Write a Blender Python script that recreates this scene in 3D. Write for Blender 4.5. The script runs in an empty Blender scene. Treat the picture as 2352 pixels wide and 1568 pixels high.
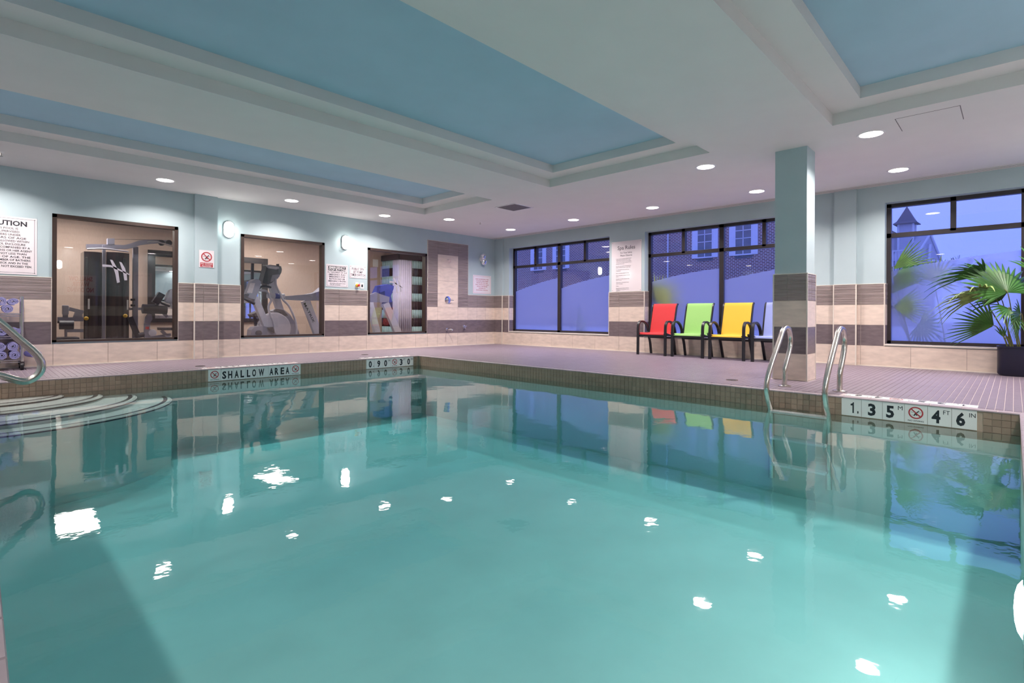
import bpy, bmesh, math, random
from mathutils import Vector, Matrix
import numpy as np
random.seed(7)
PI = math.pi
S = bpy.context.scene
COL = S.collection

# ------------------------------------------------------------------ camera, sky, exposure
F_PX, CX, CY, ROLL, YAW, CAM_H = 1193.6, 1176.0, 723.6, 0.0046, math.radians(44.0), 0.72
FWD = Vector((math.cos(YAW), math.sin(YAW), 0)); RGT = Vector((math.sin(YAW), -math.cos(YAW), 0)); UP = Vector((0, 0, 1))
EYE = Vector((0, 0, CAM_H))
cd = bpy.data.cameras.new('camera'); cam = bpy.data.objects.new('camera', cd); COL.objects.link(cam)
cd.sensor_fit = 'HORIZONTAL'; cd.sensor_width = 36.0; cd.lens = F_PX / 2352 * 36.0
cd.shift_y = -(784 - CY) / 2352; cd.clip_start = 0.01; cd.clip_end = 300
rx = (RGT * math.cos(ROLL) + UP * math.sin(ROLL)); ry = (-RGT * math.sin(ROLL) + UP * math.cos(ROLL)); rz = -FWD
cam.matrix_world = Matrix(((rx.x, ry.x, rz.x, EYE.x), (rx.y, ry.y, rz.y, EYE.y), (rx.z, ry.z, rz.z, EYE.z), (0, 0, 0, 1)))
S.camera = cam
W = bpy.data.worlds.new('dusk_sky'); S.world = W; W.use_nodes = True
bg = W.node_tree.nodes['Background']; bg.inputs[0].default_value = (0.21, 0.285, 1.0, 1); bg.inputs[1].default_value = 1.46
S.view_settings.view_transform = 'Standard'; S.view_settings.look = 'None'
S.view_settings.gamma = 1.0; S.view_settings.use_curve_mapping = False
S.view_settings.exposure = 0.18
S.cycles.max_bounces = 7; S.cycles.diffuse_bounces = 4; S.cycles.glossy_bounces = 4; S.cycles.transparent_max_bounces = 14; S.cycles.adaptive_threshold = 0.03; S.cycles.use_light_tree = False; S.cycles.sample_clamp_indirect = 6.0
K_DOWN, K_SCONCE, K_GYM, K_POOL = 28.5, 17.0, 30.0, 52.0      # watts per downlight; radiance of sconces, gym panels, pool lamp

def ray(px, py):
    u = (px - CX) / F_PX; v = -(py - CY) / F_PX
    return FWD + rx * u + ry * v
def atx(px, py, x): d = ray(px, py); return EYE + d * (x / d.x)      # where the sight line meets the plane at that distance
def aty(px, py, y): d = ray(px, py); return EYE + d * (y / d.y)
def atz(px, py, z): d = ray(px, py); return EYE + d * ((z - CAM_H) / d.z)

# ------------------------------------------------------------------ materials
def nt(name):
    m = bpy.data.materials.new(name); m.use_nodes = True
    t = m.node_tree; t.nodes.clear()
    out = t.nodes.new('ShaderNodeOutputMaterial')
    return m, t, out
def L(t, a, b): t.links.new(a, b)
def mat(name, col, rough=0.5, metal=0.0, var=0.0, scale=6.0, stretch=(1, 1, 1), bump=0.0, rand=0.0, spec=0.5, coat=0.0, rot=(0, 0, 0)):
    m, t, out = nt(name); b = t.nodes.new('ShaderNodeBsdfPrincipled'); L(t, b.outputs[0], out.inputs[0])
    b.inputs['Roughness'].default_value = rough; b.inputs['Metallic'].default_value = metal
    b.inputs['Specular IOR Level'].default_value = spec; b.inputs['Coat Weight'].default_value = coat
    b.inputs['Coat Roughness'].default_value = 0.08
    b.inputs['Base Color'].default_value = (*col, 1)
    tc = t.nodes.new('ShaderNodeTexCoord'); mp = t.nodes.new('ShaderNodeMapping'); L(t, tc.outputs['Object'], mp.inputs[0])
    mp.inputs['Scale'].default_value = stretch; mp.inputs['Rotation'].default_value = rot
    n = t.nodes.new('ShaderNodeTexNoise'); n.inputs['Scale'].default_value = scale; n.inputs['Detail'].default_value = 4; L(t, mp.outputs[0], n.inputs[0])
    if var > 0 or rand > 0:
        mr = t.nodes.new('ShaderNodeMapRange'); L(t, n.outputs[0], mr.inputs[0])
        mr.inputs[1].default_value = 0.3; mr.inputs[2].default_value = 0.7; mr.inputs[3].default_value = 1 - var; mr.inputs[4].default_value = 1 + var
        val = mr.outputs[0]
        if rand > 0:
            oi = t.nodes.new('ShaderNodeObjectInfo'); r2 = t.nodes.new('ShaderNodeMapRange'); L(t, oi.outputs['Random'], r2.inputs[0])
            r2.inputs[3].default_value = 1 - rand; r2.inputs[4].default_value = 1 + rand
            mu = t.nodes.new('ShaderNodeMath'); mu.operation = 'MULTIPLY'; L(t, val, mu.inputs[0]); L(t, r2.outputs[0], mu.inputs[1]); val = mu.outputs[0]
        vm = t.nodes.new('ShaderNodeVectorMath'); vm.operation = 'SCALE'; vm.inputs[0].default_value = col; L(t, val, vm.inputs['Scale'])
        L(t, vm.outputs[0], b.inputs['Base Color'])
    if bump > 0:
        bp = t.nodes.new('ShaderNodeBump'); bp.inputs['Strength'].default_value = bump; bp.inputs['Distance'].default_value = 0.01
        L(t, n.outputs[0], bp.inputs['Height']); L(t, bp.outputs[0], b.inputs['Normal'])
    return m
def emit(name, col, k, sample=True):
    m, t, out = nt(name); e = t.nodes.new('ShaderNodeEmission'); e.inputs[0].default_value = (*col, 1); e.inputs[1].default_value = k
    n = t.nodes.new('ShaderNodeTexNoise'); n.inputs['Scale'].default_value = 3
    mr = t.nodes.new('ShaderNodeMapRange'); mr.inputs[3].default_value = k * 0.96; mr.inputs[4].default_value = k * 1.04
    L(t, n.outputs[0], mr.inputs[0]); L(t, mr.outputs[0], e.inputs[1]); L(t, e.outputs[0], out.inputs[0])
    if not sample: m.cycles.emission_sampling = 'NONE'
    return m
def schlick(t, f0, normal=None):
    lw = t.nodes.new('ShaderNodeLayerWeight'); lw.inputs[0].default_value = 0.5
    if normal: L(t, normal, lw.inputs[1])
    p = t.nodes.new('ShaderNodeMath'); p.operation = 'POWER'; p.inputs[1].default_value = 5; L(t, lw.outputs['Facing'], p.inputs[0])
    a = t.nodes.new('ShaderNodeMath'); a.operation = 'MULTIPLY_ADD'; a.inputs[1].default_value = 1 - f0; a.inputs[2].default_value = f0
    L(t, p.outputs[0], a.inputs[0]); return a.outputs[0]
def glass(name, tint=(0.96, 0.97, 0.98), f0=0.05):
    m, t, out = nt(name); tr = t.nodes.new('ShaderNodeBsdfTransparent'); tr.inputs[0].default_value = (*tint, 1)
    g = t.nodes.new('ShaderNodeBsdfGlossy'); g.inputs['Roughness'].default_value = 0.0
    mx = t.nodes.new('ShaderNodeMixShader'); L(t, schlick(t, f0), mx.inputs[0]); L(t, tr.outputs[0], mx.inputs[1]); L(t, g.outputs[0], mx.inputs[2])
    L(t, mx.outputs[0], out.inputs[0]); return m
def frosted(name):
    m, t, out = nt(name); tr = t.nodes.new('ShaderNodeBsdfTransparent'); tl = t.nodes.new('ShaderNodeBsdfTranslucent'); rf = t.nodes.new('ShaderNodeBsdfRefraction')
    tl.inputs[0].default_value = (0.97, 0.97, 1.0, 1); tr.inputs[0].default_value = (0.95, 0.95, 0.98, 1)
    rf.inputs['Roughness'].default_value = 0.15; rf.inputs['IOR'].default_value = 1.12; rf.inputs[0].default_value = (0.95, 0.95, 0.98, 1)
    n = t.nodes.new('ShaderNodeTexNoise'); n.inputs['Scale'].default_value = 300
    mr = t.nodes.new('ShaderNodeMapRange'); mr.inputs[3].default_value = 0.08; mr.inputs[4].default_value = 0.14; L(t, n.outputs[0], mr.inputs[0])
    a = t.nodes.new('ShaderNodeMixShader'); a.inputs[0].default_value = 0.45; L(t, tl.outputs[0], a.inputs[1]); L(t, rf.outputs[0], a.inputs[2])
    b = t.nodes.new('ShaderNodeMixShader'); L(t, mr.outputs[0], b.inputs[0]); L(t, a.outputs[0], b.inputs[1]); L(t, tr.outputs[0], b.inputs[2])
    L(t, b.outputs[0], out.inputs[0]); return m
def water_mat(name):
    m, t, out = nt(name); tr = t.nodes.new('ShaderNodeBsdfTransparent'); tr.inputs[0].default_value = (0.97, 1, 1, 1)
    g = t.nodes.new('ShaderNodeBsdfGlossy'); g.inputs['Roughness'].default_value = 0.022
    tc = t.nodes.new('ShaderNodeTexCoord'); n = t.nodes.new('ShaderNodeTexNoise'); n.inputs['Scale'].default_value = 2.2; n.inputs['Detail'].default_value = 2
    L(t, tc.outputs['Object'], n.inputs[0])
    n2 = t.nodes.new('ShaderNodeTexNoise'); n2.inputs['Scale'].default_value = 26; n2.inputs['Detail'].default_value = 1; L(t, tc.outputs['Object'], n2.inputs[0])
    ad = t.nodes.new('ShaderNodeMath'); ad.operation = 'MULTIPLY_ADD'; ad.inputs[1].default_value = 0.06; L(t, n2.outputs[0], ad.inputs[0]); L(t, n.outputs[0], ad.inputs[2])
    bp = t.nodes.new('ShaderNodeBump'); bp.inputs['Strength'].default_value = 0.10; bp.inputs['Distance'].default_value = 0.03; L(t, ad.outputs[0], bp.inputs['Height'])
    L(t, bp.outputs[0], g.inputs['Normal'])
    mx = t.nodes.new('ShaderNodeMixShader'); L(t, schlick(t, 0.055), mx.inputs[0]); L(t, tr.outputs[0], mx.inputs[1]); L(t, g.outputs[0], mx.inputs[2])
    L(t, mx.outputs[0], out.inputs[0])
    va = t.nodes.new('ShaderNodeVolumeAbsorption'); va.inputs[0].default_value = (0.27, 0.82, 0.85, 1); va.inputs[1].default_value = 0.56
    L(t, va.outputs[0], out.inputs['Volume'])
    return m
def brick_mat(name):
    m, t, out = nt(name); b = t.nodes.new('ShaderNodeBsdfPrincipled'); L(t, b.outputs[0], out.inputs[0]); b.inputs['Roughness'].default_value = 0.9
    tc = t.nodes.new('ShaderNodeTexCoord'); sx = t.nodes.new('ShaderNodeSeparateXYZ'); L(t, tc.outputs['Object'], sx.inputs[0])
    cb = t.nodes.new('ShaderNodeCombineXYZ'); L(t, sx.outputs[1], cb.inputs[0]); L(t, sx.outputs[2], cb.inputs[1])
    br = t.nodes.new('ShaderNodeTexBrick'); L(t, cb.outputs[0], br.inputs[0]); br.inputs['Scale'].default_value = 1.0
    br.inputs['Brick Width'].default_value = 0.26; br.inputs['Row Height'].default_value = 0.10; br.inputs['Mortar Size'].default_value = 0.016
    br.inputs['Color1'].default_value = (0.22, 0.085, 0.07, 1); br.inputs['Color2'].default_value = (0.15, 0.06, 0.055, 1); br.inputs['Mortar'].default_value = (0.62, 0.56, 0.52, 1)
    L(t, br.outputs[0], b.inputs['Base Color']); return m

M = {}
M['ceiling'] = mat('ceiling_paint', (0.74, 0.72, 0.71), 0.9, var=0.015, scale=3)
M['blue'] = mat('coffer_paint', (0.40, 0.58, 0.70), 0.9, var=0.03, scale=2)
M['wall'] = mat('wall_paint', (0.42, 0.525, 0.55), 0.85, var=0.02, scale=4)
M['grout'] = mat('grout', (0.40, 0.34, 0.30), 0.9, var=0.05, scale=30)
M['beige'] = mat('beige_tile', (0.72, 0.60, 0.51), 0.35, var=0.10, scale=7, stretch=(1, 1, 3.2), rand=0.03, rot=(0.0, 0.35, 0))
M['dark'] = mat('dark_tile', (0.165, 0.13, 0.137), 0.35, var=0.18, scale=9, stretch=(1, 1, 4), rand=0.05, rot=(0.0, 0.3, 0))
M['accent'] = mat('accent_tile', (0.265, 0.215, 0.205), 0.4, var=0.25, scale=6, stretch=(0.6, 0.6, 14), rand=0.05)
M['trim'] = mat('edge_trim', (0.72, 0.66, 0.58), 0.45, var=0.03)
M['deck'] = mat('deck_tile', (0.222, 0.18, 0.217), 0.42, var=0.08, scale=5, rand=0.04)
M['deckgrout'] = mat('deck_grout', (0.50, 0.43, 0.43), 0.85, var=0.05, scale=30)
M['coping'] = mat('coping_tile', (0.36, 0.30, 0.325), 0.4, var=0.06, scale=9, rand=0.03)
M['wline'] = mat('waterline_tile', (0.31, 0.225, 0.165), 0.35, var=0.10, scale=9, rand=0.12)
M['wgrout'] = mat('waterline_grout', (0.46, 0.36, 0.28), 0.85, var=0.05, scale=30)
M['basin'] = mat('pool_plaster', (0.74, 0.75, 0.70), 0.8, var=0.05, scale=2.0)
M['navy'] = mat('nosing_tile', (0.03, 0.03, 0.05), 0.4, var=0.1, scale=20)
M['plate'] = mat('marker_tile', (0.80, 0.80, 0.78), 0.3, var=0.02)
M['ink'] = mat('black_print', (0.012, 0.015, 0.022), 0.5, var=0.05)
M['red'] = mat('red_print', (0.42, 0.03, 0.04), 0.5, var=0.05)
M['white'] = mat('white_plastic', (0.80, 0.78, 0.78), 0.35, var=0.02)
M['sign'] = mat('sign_acrylic', (0.78, 0.72, 0.74), 0.12, var=0.015, coat=0.4)
M['grey_ink'] = mat('grey_print', (0.10, 0.09, 0.11), 0.5, var=0.05)
M['bronze'] = mat('bronze_frame', (0.042, 0.025, 0.020), 0.4, var=0.08, scale=10)
M['darkframe'] = mat('dark_frame', (0.024, 0.018, 0.021), 0.4, var=0.08, scale=10)
M['glass'] = glass('clear_glass', f0=0.055)
M['gymglass'] = glass('interior_glass', f0=0.06)
M['frost'] = frosted('frosted_film')
M['decal'] = mat('etched_decal', (0.34, 0.32, 0.37), 0.6, var=0.03)
M['water'] = water_mat('pool_water')
M['steel'] = mat('brushed_steel', (0.66, 0.62, 0.57), 0.24, 1.0, var=0.05, scale=8, stretch=(1, 1, 12))
M['chrome'] = mat('chrome', (0.75, 0.75, 0.78), 0.1, 1.0, var=0.02)
M['black'] = mat('black_powdercoat', (0.012, 0.012, 0.016), 0.4, var=0.1, scale=20)
M['lamp'] = emit('downlight_lens', (1.0, 0.89, 0.86), 14.0, False)
M['sconce'] = emit('sconce_lens', (1.0, 0.98, 0.92), K_SCONCE)
M['gymlamp'] = emit('troffer_lens', (1.0, 0.92, 0.84), K_GYM)
M['poollamp'] = emit('pool_light_lens', (1.0, 0.97, 0.92), K_POOL)
M['vent'] = mat('vent_grey', (0.16, 0.14, 0.14), 0.6, var=0.1, scale=40)
M['slot'] = mat('slot_dark', (0.05, 0.04, 0.045), 0.7, var=0.1)
M['towel'] = mat('lavender_towel', (0.36, 0.35, 0.66), 0.95, var=0.12, scale=60, bump=0.5)
M['wallpaper'] = mat('gym_wallpaper', (0.50, 0.38, 0.32), 0.85, var=0.05, scale=18, stretch=(6, 6, 1))
M['mach'] = mat('machine_grey', (0.26, 0.255, 0.33), 0.4, var=0.05)
M['machl'] = mat('machine_silver', (0.50, 0.49, 0.58), 0.35, var=0.05)
M['pad'] = mat('black_pad', (0.045, 0.042, 0.06), 0.55, var=0.1, scale=30)
M['smoke'] = mat('smoked_shroud', (0.045, 0.03, 0.036), 0.12, var=0.1, scale=3)
M['mirror'] = mat('mirror_glass', (0.85, 0.88, 0.86), 0.01, 1.0, var=0.01)
M['gymfloor'] = mat('gym_floor', (0.12, 0.10, 0.11), 0.8, var=0.2, scale=40)
M['teal'] = mat('teal_stripe', (0.42, 0.62, 0.67), 0.9, var=0.06, scale=20)
M['plum'] = mat('plum_stripe', (0.050, 0.024, 0.030), 0.9, var=0.1, scale=20)
M['sheer'] = mat('sheer_curtain', (0.80, 0.76, 1.0), 0.9, var=0.05, scale=10)  # lavender tint stands in for blue window light behind the sheer
M['yellow'] = mat('yellow_plastic', (0.75, 0.45, 0.03), 0.4, var=0.05)
M['redp'] = mat('red_plastic', (0.6, 0.03, 0.04), 0.4, var=0.05)
M['bluep'] = mat('blue_plastic', (0.03, 0.04, 0.30), 0.4, var=0.1)
M['leaf'] = mat('palm_leaf', (0.055, 0.17, 0.03), 0.35, var=0.35, scale=5, rand=0.25)
M['leafpale'] = mat('palm_leaf_pale', (0.30, 0.40, 0.12), 0.4, var=0.45, scale=14, rand=0.15)
M['leafmid'] = mat('palm_leaf_mid', (0.14, 0.27, 0.06), 0.45, var=0.35, scale=8)
M['leafout'] = mat('palm_leaf_brightened', (0.42, 0.50, 0.13), 0.45, var=0.3, scale=8)  # leaf colour brightened to stand in for room light falling on it
M['stalk'] = mat('palm_stalk', (0.19, 0.20, 0.05), 0.5, var=0.3, scale=12)
M['soil'] = mat('soil', (0.05, 0.03, 0.02), 0.95, var=0.4, scale=50, bump=0.8)
M['planter'] = mat('planter_navy', (0.010, 0.010, 0.030), 0.35, var=0.1)
M['brick'] = brick_mat('brick_wall')
M['owhite'] = mat('outdoor_white', (0.72, 0.72, 0.74), 0.7, var=0.03)
M['oglass'] = mat('outdoor_glass', (0.16, 0.17, 0.19), 0.08, var=0.2, scale=1.5)
M['roof'] = mat('shingle_grey', (0.17, 0.16, 0.18), 0.9, var=0.15, scale=12, stretch=(1, 1, 6))
M['clap'] = mat('clapboard', (0.55, 0.54, 0.58), 0.8, var=0.06, scale=4, stretch=(0.2, 0.2, 14))
M['ground'] = mat('outdoor_ground', (0.55, 0.54, 0.55), 0.95, var=0.2, scale=1.0)  # kept pale to bounce sky light up into the frosted film
M['bark'] = mat('bare_bark', (0.07, 0.055, 0.06), 0.9, var=0.2, scale=20)
M['screen'] = mat('console_face', (0.55, 0.50, 0.54), 0.3, var=0.1, scale=25)

# ------------------------------------------------------------------ mesh helpers
class MB:
    def __init__(s): s.v = []; s.f = []; s.sm = []
    def add(s, vs, fs, smooth=False):
        n = len(s.v); s.v += [tuple(v) for v in vs]; s.f += [tuple(i + n for i in f) for f in fs]; s.sm += [smooth] * len(fs); return s
    def box(s, x0, x1, y0, y1, z0, z1):
        x0, x1 = min(x0, x1), max(x0, x1); y0, y1 = min(y0, y1), max(y0, y1); z0, z1 = min(z0, z1), max(z0, z1)
        return s.add([(x0, y0, z0), (x1, y0, z0), (x1, y1, z0), (x0, y1, z0), (x0, y0, z1), (x1, y0, z1), (x1, y1, z1), (x0, y1, z1)],
                     [(0, 3, 2, 1), (4, 5, 6, 7), (0, 1, 5, 4), (1, 2, 6, 5), (2, 3, 7, 6), (3, 0, 4, 7)])
    def cbox(s, c, size, mtx=None, ch=0.0):
        """box of a size about a centre, corners chamfered, optionally turned"""
        hx, hy, hz = [q / 2 for q in size]; bm = bmesh.new(); bmesh.ops.create_cube(bm, size=1)
        for v in bm.verts: v.co = Vector((v.co.x * 2 * hx, v.co.y * 2 * hy, v.co.z * 2 * hz))
        if ch > 0: bmesh.ops.bevel(bm, geom=bm.edges[:], offset=ch, segments=2, affect='EDGES', profile=0.6)
        bm.verts.ensure_lookup_table(); mm = mtx or Matrix.Identity(3); c = Vector(c)
        s.add([c + mm @ v.co for v in bm.verts], [[v.index for v in f.verts] for f in bm.faces]); bm.free(); return s
    def prism(s, poly, axis, a, b):
        """polygon (2-D) pushed along axis: 'x' (poly = y,z), 'y' (poly = x,z), 'z' (poly = x,y)"""
        def P(p, q): return {'x': (q, p[0], p[1]), 'y': (p[0], q, p[1]), 'z': (p[0], p[1], q)}[axis]
        n = len(poly); vs = [P(p, a) for p in poly] + [P(p, b) for p in poly]
        fs = [tuple(range(n))[::-1], tuple(range(n, 2 * n))] + [(i, (i + 1) % n, n + (i + 1) % n, n + i) for i in range(n)]
        return s.add(vs, fs)
    def tube(s, pts, r, n=10, smooth_path=0, prof=None, ref=None, closed=False):
        pts = [Vector(p) for p in pts]
        if smooth_path: pts = catmull(pts, smooth_path)
        rr = r if isinstance(r, (list, tuple)) else None
        m = len(pts); T = []
        for i in range(m):
            a = pts[max(i - 1, 0)]; b = pts[min(i + 1, m - 1)]; T.append((b - a).normalized())
        nrm = Vector(ref) if ref is not None else (Vector((0, 0, 1)) if abs(T[0].z) < 0.9 else Vector((1, 0, 0)))
        vs = []; fs = []
        prof = prof or [(math.cos(2 * PI * k / n), math.sin(2 * PI * k / n)) for k in range(n)]; n = len(prof)
        for i in range(m):
            t = T[i]; q = nrm - t * nrm.dot(t)
            if q.length < 1e-6: q = t.orthogonal()
            q.normalize(); w = t.cross(q)
            if ref is None: nrm = q
            ri = 1.0 if (r is None) else (rr[min(int(i * len(rr) / m), len(rr) - 1)] if rr else r)
            vs += [pts[i] + (q * a + w * b) * ri for a, b in prof]
        for i in range(m - 1):
            for k in range(n):
                fs.append((i * n + k, i * n + (k + 1) % n, (i + 1) * n + (k + 1) % n, (i + 1) * n + k))
        fs.append(tuple(range(n))[::-1]); fs.append(tuple((m - 1) * n + k for k in range(n)))
        return s.add(vs, fs, n > 5)
    def lathe(s, prof, c, axis=(0, 0, 1), n=24, smooth=True):
        """(radius, height) profile turned about an axis through c"""
        ax = Vector(axis).normalized(); q = ax.orthogonal().normalized(); w = ax.cross(q); c = Vector(c); vs = []; fs = []
        for r, h in prof:
            vs += [c + ax * h + (q * math.cos(2 * PI * k / n) + w * math.sin(2 * PI * k / n)) * max(r, 1e-5) for k in range(n)]
        for i in range(len(prof) - 1):
            for k in range(n): fs.append((i * n + k, i * n + (k + 1) % n, (i + 1) * n + (k + 1) % n, (i + 1) * n + k))
        fs.append(tuple(range(n))[::-1]); fs.append(tuple((len(prof) - 1) * n + k for k in range(n)))
        return s.add(vs, fs, smooth)
    def cyl(s, a, b, r, n=14):
        a = Vector(a); b = Vector(b); return s.lathe([(r, 0), (r, (b - a).length)], a, b - a, n)
    def build(s, name, m, parent=None, sharp=40):
        me = bpy.data.meshes.new(name); me.from_pydata(s.v, [], s.f)
        if any(s.sm):
            me.polygons.foreach_set('use_smooth', s.sm)
            me.set_sharp_from_angle(angle=math.radians(sharp))
        me.materials.append(m); me.update()
        return link(bpy.data.objects.new(name, me), parent)
def catmull(p, k):
    out = []
    for i in range(len(p) - 1):
        a, b, c, d = p[max(i - 1, 0)], p[i], p[i + 1], p[min(i + 2, len(p) - 1)]
        for j in range(k):
            t = j / k; out.append(0.5 * (2 * b + (c - a) * t + (2 * a - 5 * b + 4 * c - d) * t * t + (3 * b - 3 * c + d - a) * t ** 3))
    return out + [p[-1]]
def link(o, parent=None):
    COL.objects.link(o)
    if parent:
        o.parent = parent
        if parent.type == 'EMPTY' and not parent.get('_local'): o.matrix_parent_inverse = Matrix.Translation(parent.location).inverted()
    return o
def tag(o, label=None, cat=None, group=None, kind=None):
    if label: o['label'] = label
    if cat: o['category'] = cat
    if group: o['group'] = group
    if kind: o['kind'] = kind
    return o
def thing(name, label, cat, loc=(0, 0, 0), group=None, kind=None):
    o = bpy.data.objects.new(name, None); o.location = loc; o.empty_display_size = 0.1; COL.objects.link(o)
    return tag(o, label, cat, group, kind)
def copy_tree(o, parent=None):
    c = o.copy(); COL.objects.link(c); c.parent = parent
    for ch in o.children: copy_tree(ch, c)
    return c
def bx(name, m, parent, *a): return MB().box(*a).build(name, m, parent)

_tc = {}
def text_geo(s, bold=0.0, ext=0.0005):
    k = (s, bold, ext)
    if k not in _tc:
        cu = bpy.data.curves.new('lettering', 'FONT'); cu.body = s; cu.size = 1.0; cu.offset = bold; cu.extrude = ext; cu.resolution_u = 2
        o = bpy.data.objects.new('lettering', cu); COL.objects.link(o)
        me = bpy.data.meshes.new_from_object(o.evaluated_get(bpy.context.evaluated_depsgraph_get()))
        vs = [v.co.copy() for v in me.vertices]; fs = [tuple(p.vertices) for p in me.polygons]
        bpy.data.objects.remove(o); bpy.data.meshes.remove(me); bpy.data.curves.remove(cu); _tc[k] = (vs, fs)
    return _tc[k]
def put_text(mb, s, org, ux, uy, h, width=None, align='c', bold=0.0, sx=1.0, fit=False):
    """lettering on a plane: org = anchor on the baseline, ux reading direction, uy up; h = capital height"""
    if s == '1':
        ux = Vector(ux); uy = Vector(uy); un = ux.cross(uy); pl_ = [(-.02, 0), (.16, 0), (.16, 1), (.03, 1), (-.02, .9), (-.26, .83), (-.26, .68), (-.02, .70)]
        mb.add([Vector(org) + ux * a * h * .62 + uy * b * h + un * .0014 for a, b in pl_], [tuple(range(8))]); return
    vs, fs = text_geo(s, bold)
    if not vs: return
    x0 = min(v.x for v in vs); x1 = max(v.x for v in vs); k = h / 0.70; w = (x1 - x0) * k * sx
    if width and (w > width or fit): sx *= width / w; w = width
    off = {'c': -w / 2, 'l': 0, 'r': -w}[align]
    ux = Vector(ux); uy = Vector(uy); un = ux.cross(uy); org = Vector(org)
    mb.add([org + ux * ((v.x - x0) * k * sx + off) + uy * (v.y * k) + un * (v.z + 0.0009) for v in vs], fs)
GX, GZ = Vector((1, 0, 0)), Vector((0, 0, 1))       # lettering on the gym-side wall
WX = Vector((0, -1, 0))                              # lettering on the window wall

# ------------------------------------------------------------------ dimensions (metres)
H, H1, H2 = 2.62, 2.735, 2.843
XW, YG, YB, XL = 9.14, 9.40, -0.90, -2.0
PX0, PX1, PY0, PY1, WZ = 0.045, 5.45, -0.04, 7.545, -0.17      # pool and water level
GYB = 13.3                                                       # far wall of the gym

# ------------------------------------------------------------------ room shell
def wall_cells(axis, p0, p1, us, zs, holes):
    mb = MB()
    ue = sorted(set([us[0], us[1]] + [q for h in holes for q in (h[0], h[1])])); ze = sorted(set([zs[0], zs[1]] + [q for h in holes for q in (h[2], h[3])]))
    for a, b in zip(ue, ue[1:]):
        for c, d in zip(ze, ze[1:]):
            m_ = ((a + b) / 2, (c + d) / 2)
            if any(h[0] < m_[0] < h[1] and h[2] < m_[1] < h[3] for h in holes): continue
            if axis == 'y': mb.box(a, b, p0, p1, c, d)
            else: mb.box(p0, p1, a, b, c, d)
    return mb
GW = [(0.735, 2.21, 0.322, 2.073), (3.13, 4.606, 0.322, 2.073), (5.525, 6.992, 0.322, 2.073)]
EW = [(6.03, 8.93, 0.315, 2.365), (2.315, 5.215, 0.315, 2.365), (-0.85, 1.345, 0.315, 2.365)]
wall_n = tag(wall_cells('y', YG, YG + 0.16, (XL, XW), (0, H2 + 0.1), GW).build('wall_north', M['wall']), 'pale blue wall above tile between pool and gym', kind='structure')
wall_e = tag(wall_cells('x', XW, XW + 0.30, (YB, GYB + 0.3), (0, H2 + 0.1), EW).build('wall_east', M['wall']), 'pale blue wall around the outside windows', kind='structure')
wall_s = tag(bx('wall_south', M['wall'], None, XL, XW + 0.3, YB - 0.2, YB, 0, H2 + 0.1), 'blue painted wall behind the pool', kind='structure')
wall_w = tag(bx('wall_west', M['wall'], None, XL - 0.2, XL, YB - 0.2, GYB + 0.3, 0, H2 + 0.1), 'blue painted wall at the near pool end', kind='structure')

# ceiling with three stepped coffers: (outer x0,x1,y0,y1), step width
COF = [(-1.2, 5.94, 6.195, 8.05), (-1.2, 5.94, 2.55, 4.965), (-1.2, 5.93, -0.55, 1.307)]
mb = MB()
xe = (XL, -1.2, 5.935, XW + 0.01); ye = [YB, -0.55, 1.307, 2.55, 4.965, 6.195, 8.05, YG + 0.01]
for i, (a, b) in enumerate(zip(xe, xe[1:])):
    for j, (c, d) in enumerate(zip(ye, ye[1:])):
        if i == 1 and j in (1, 3, 5): continue
        mb.add([(a, c, H), (b, c, H), (b, d, H), (a, d, H)], [(3, 2, 1, 0)])
def ring(mb, o, zo, i, zi):
    vs = [(o[0], o[2], zo), (o[1], o[2], zo), (o[1], o[3], zo), (o[0], o[3], zo), (i[0], i[2], zi), (i[1], i[2], zi), (i[1], i[3], zi), (i[0], i[3], zi)]
    mb.add(vs, [(k, (k + 1) % 4, 4 + (k + 1) % 4, 4 + k) for k in range(4)])
for c in COF:
    o = (c[0], 5.935, c[2], c[3]); st = 0.27 if c[3] - c[2] > 2 else 0.28; n_ = (o[0] + st, 5.935 - 0.26, o[2] + st + 0.02, o[3] - st)
    ring(mb, o, H, o, H1); ring(mb, o, H1, n_, H1); ring(mb, n_, H1, n_, H2)
mb.box(XL, XW + 0.3, YB, GYB + 0.3, H2 + 0.1, H2 + 0.2)
ceiling = tag(mb.build('ceiling', M['ceiling']), 'white ceiling with three stepped recesses', kind='structure')
for c in COF:
    st = 0.28
    bx('coffer_panel', M['blue'], ceiling, c[0] + st - 0.02, 5.935 - 0.25, c[2] + st, c[3] - st + 0.02, H2 - 0.001, H2 + 0.02)
# access hatch hairlines in the ceiling
h = MB(); a0, a1, b0, b1 = 6.14, 6.59, 0.35, 0.83
for q in ((a0, a1, b0, b0 + .006), (a0, a1, b1 - .006, b1), (a0, a0 + .006, b0, b1)): h.box(*q, H - 0.0015, H + 0.002)
h.build('access_hatch', M['vent'], ceiling)

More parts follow.
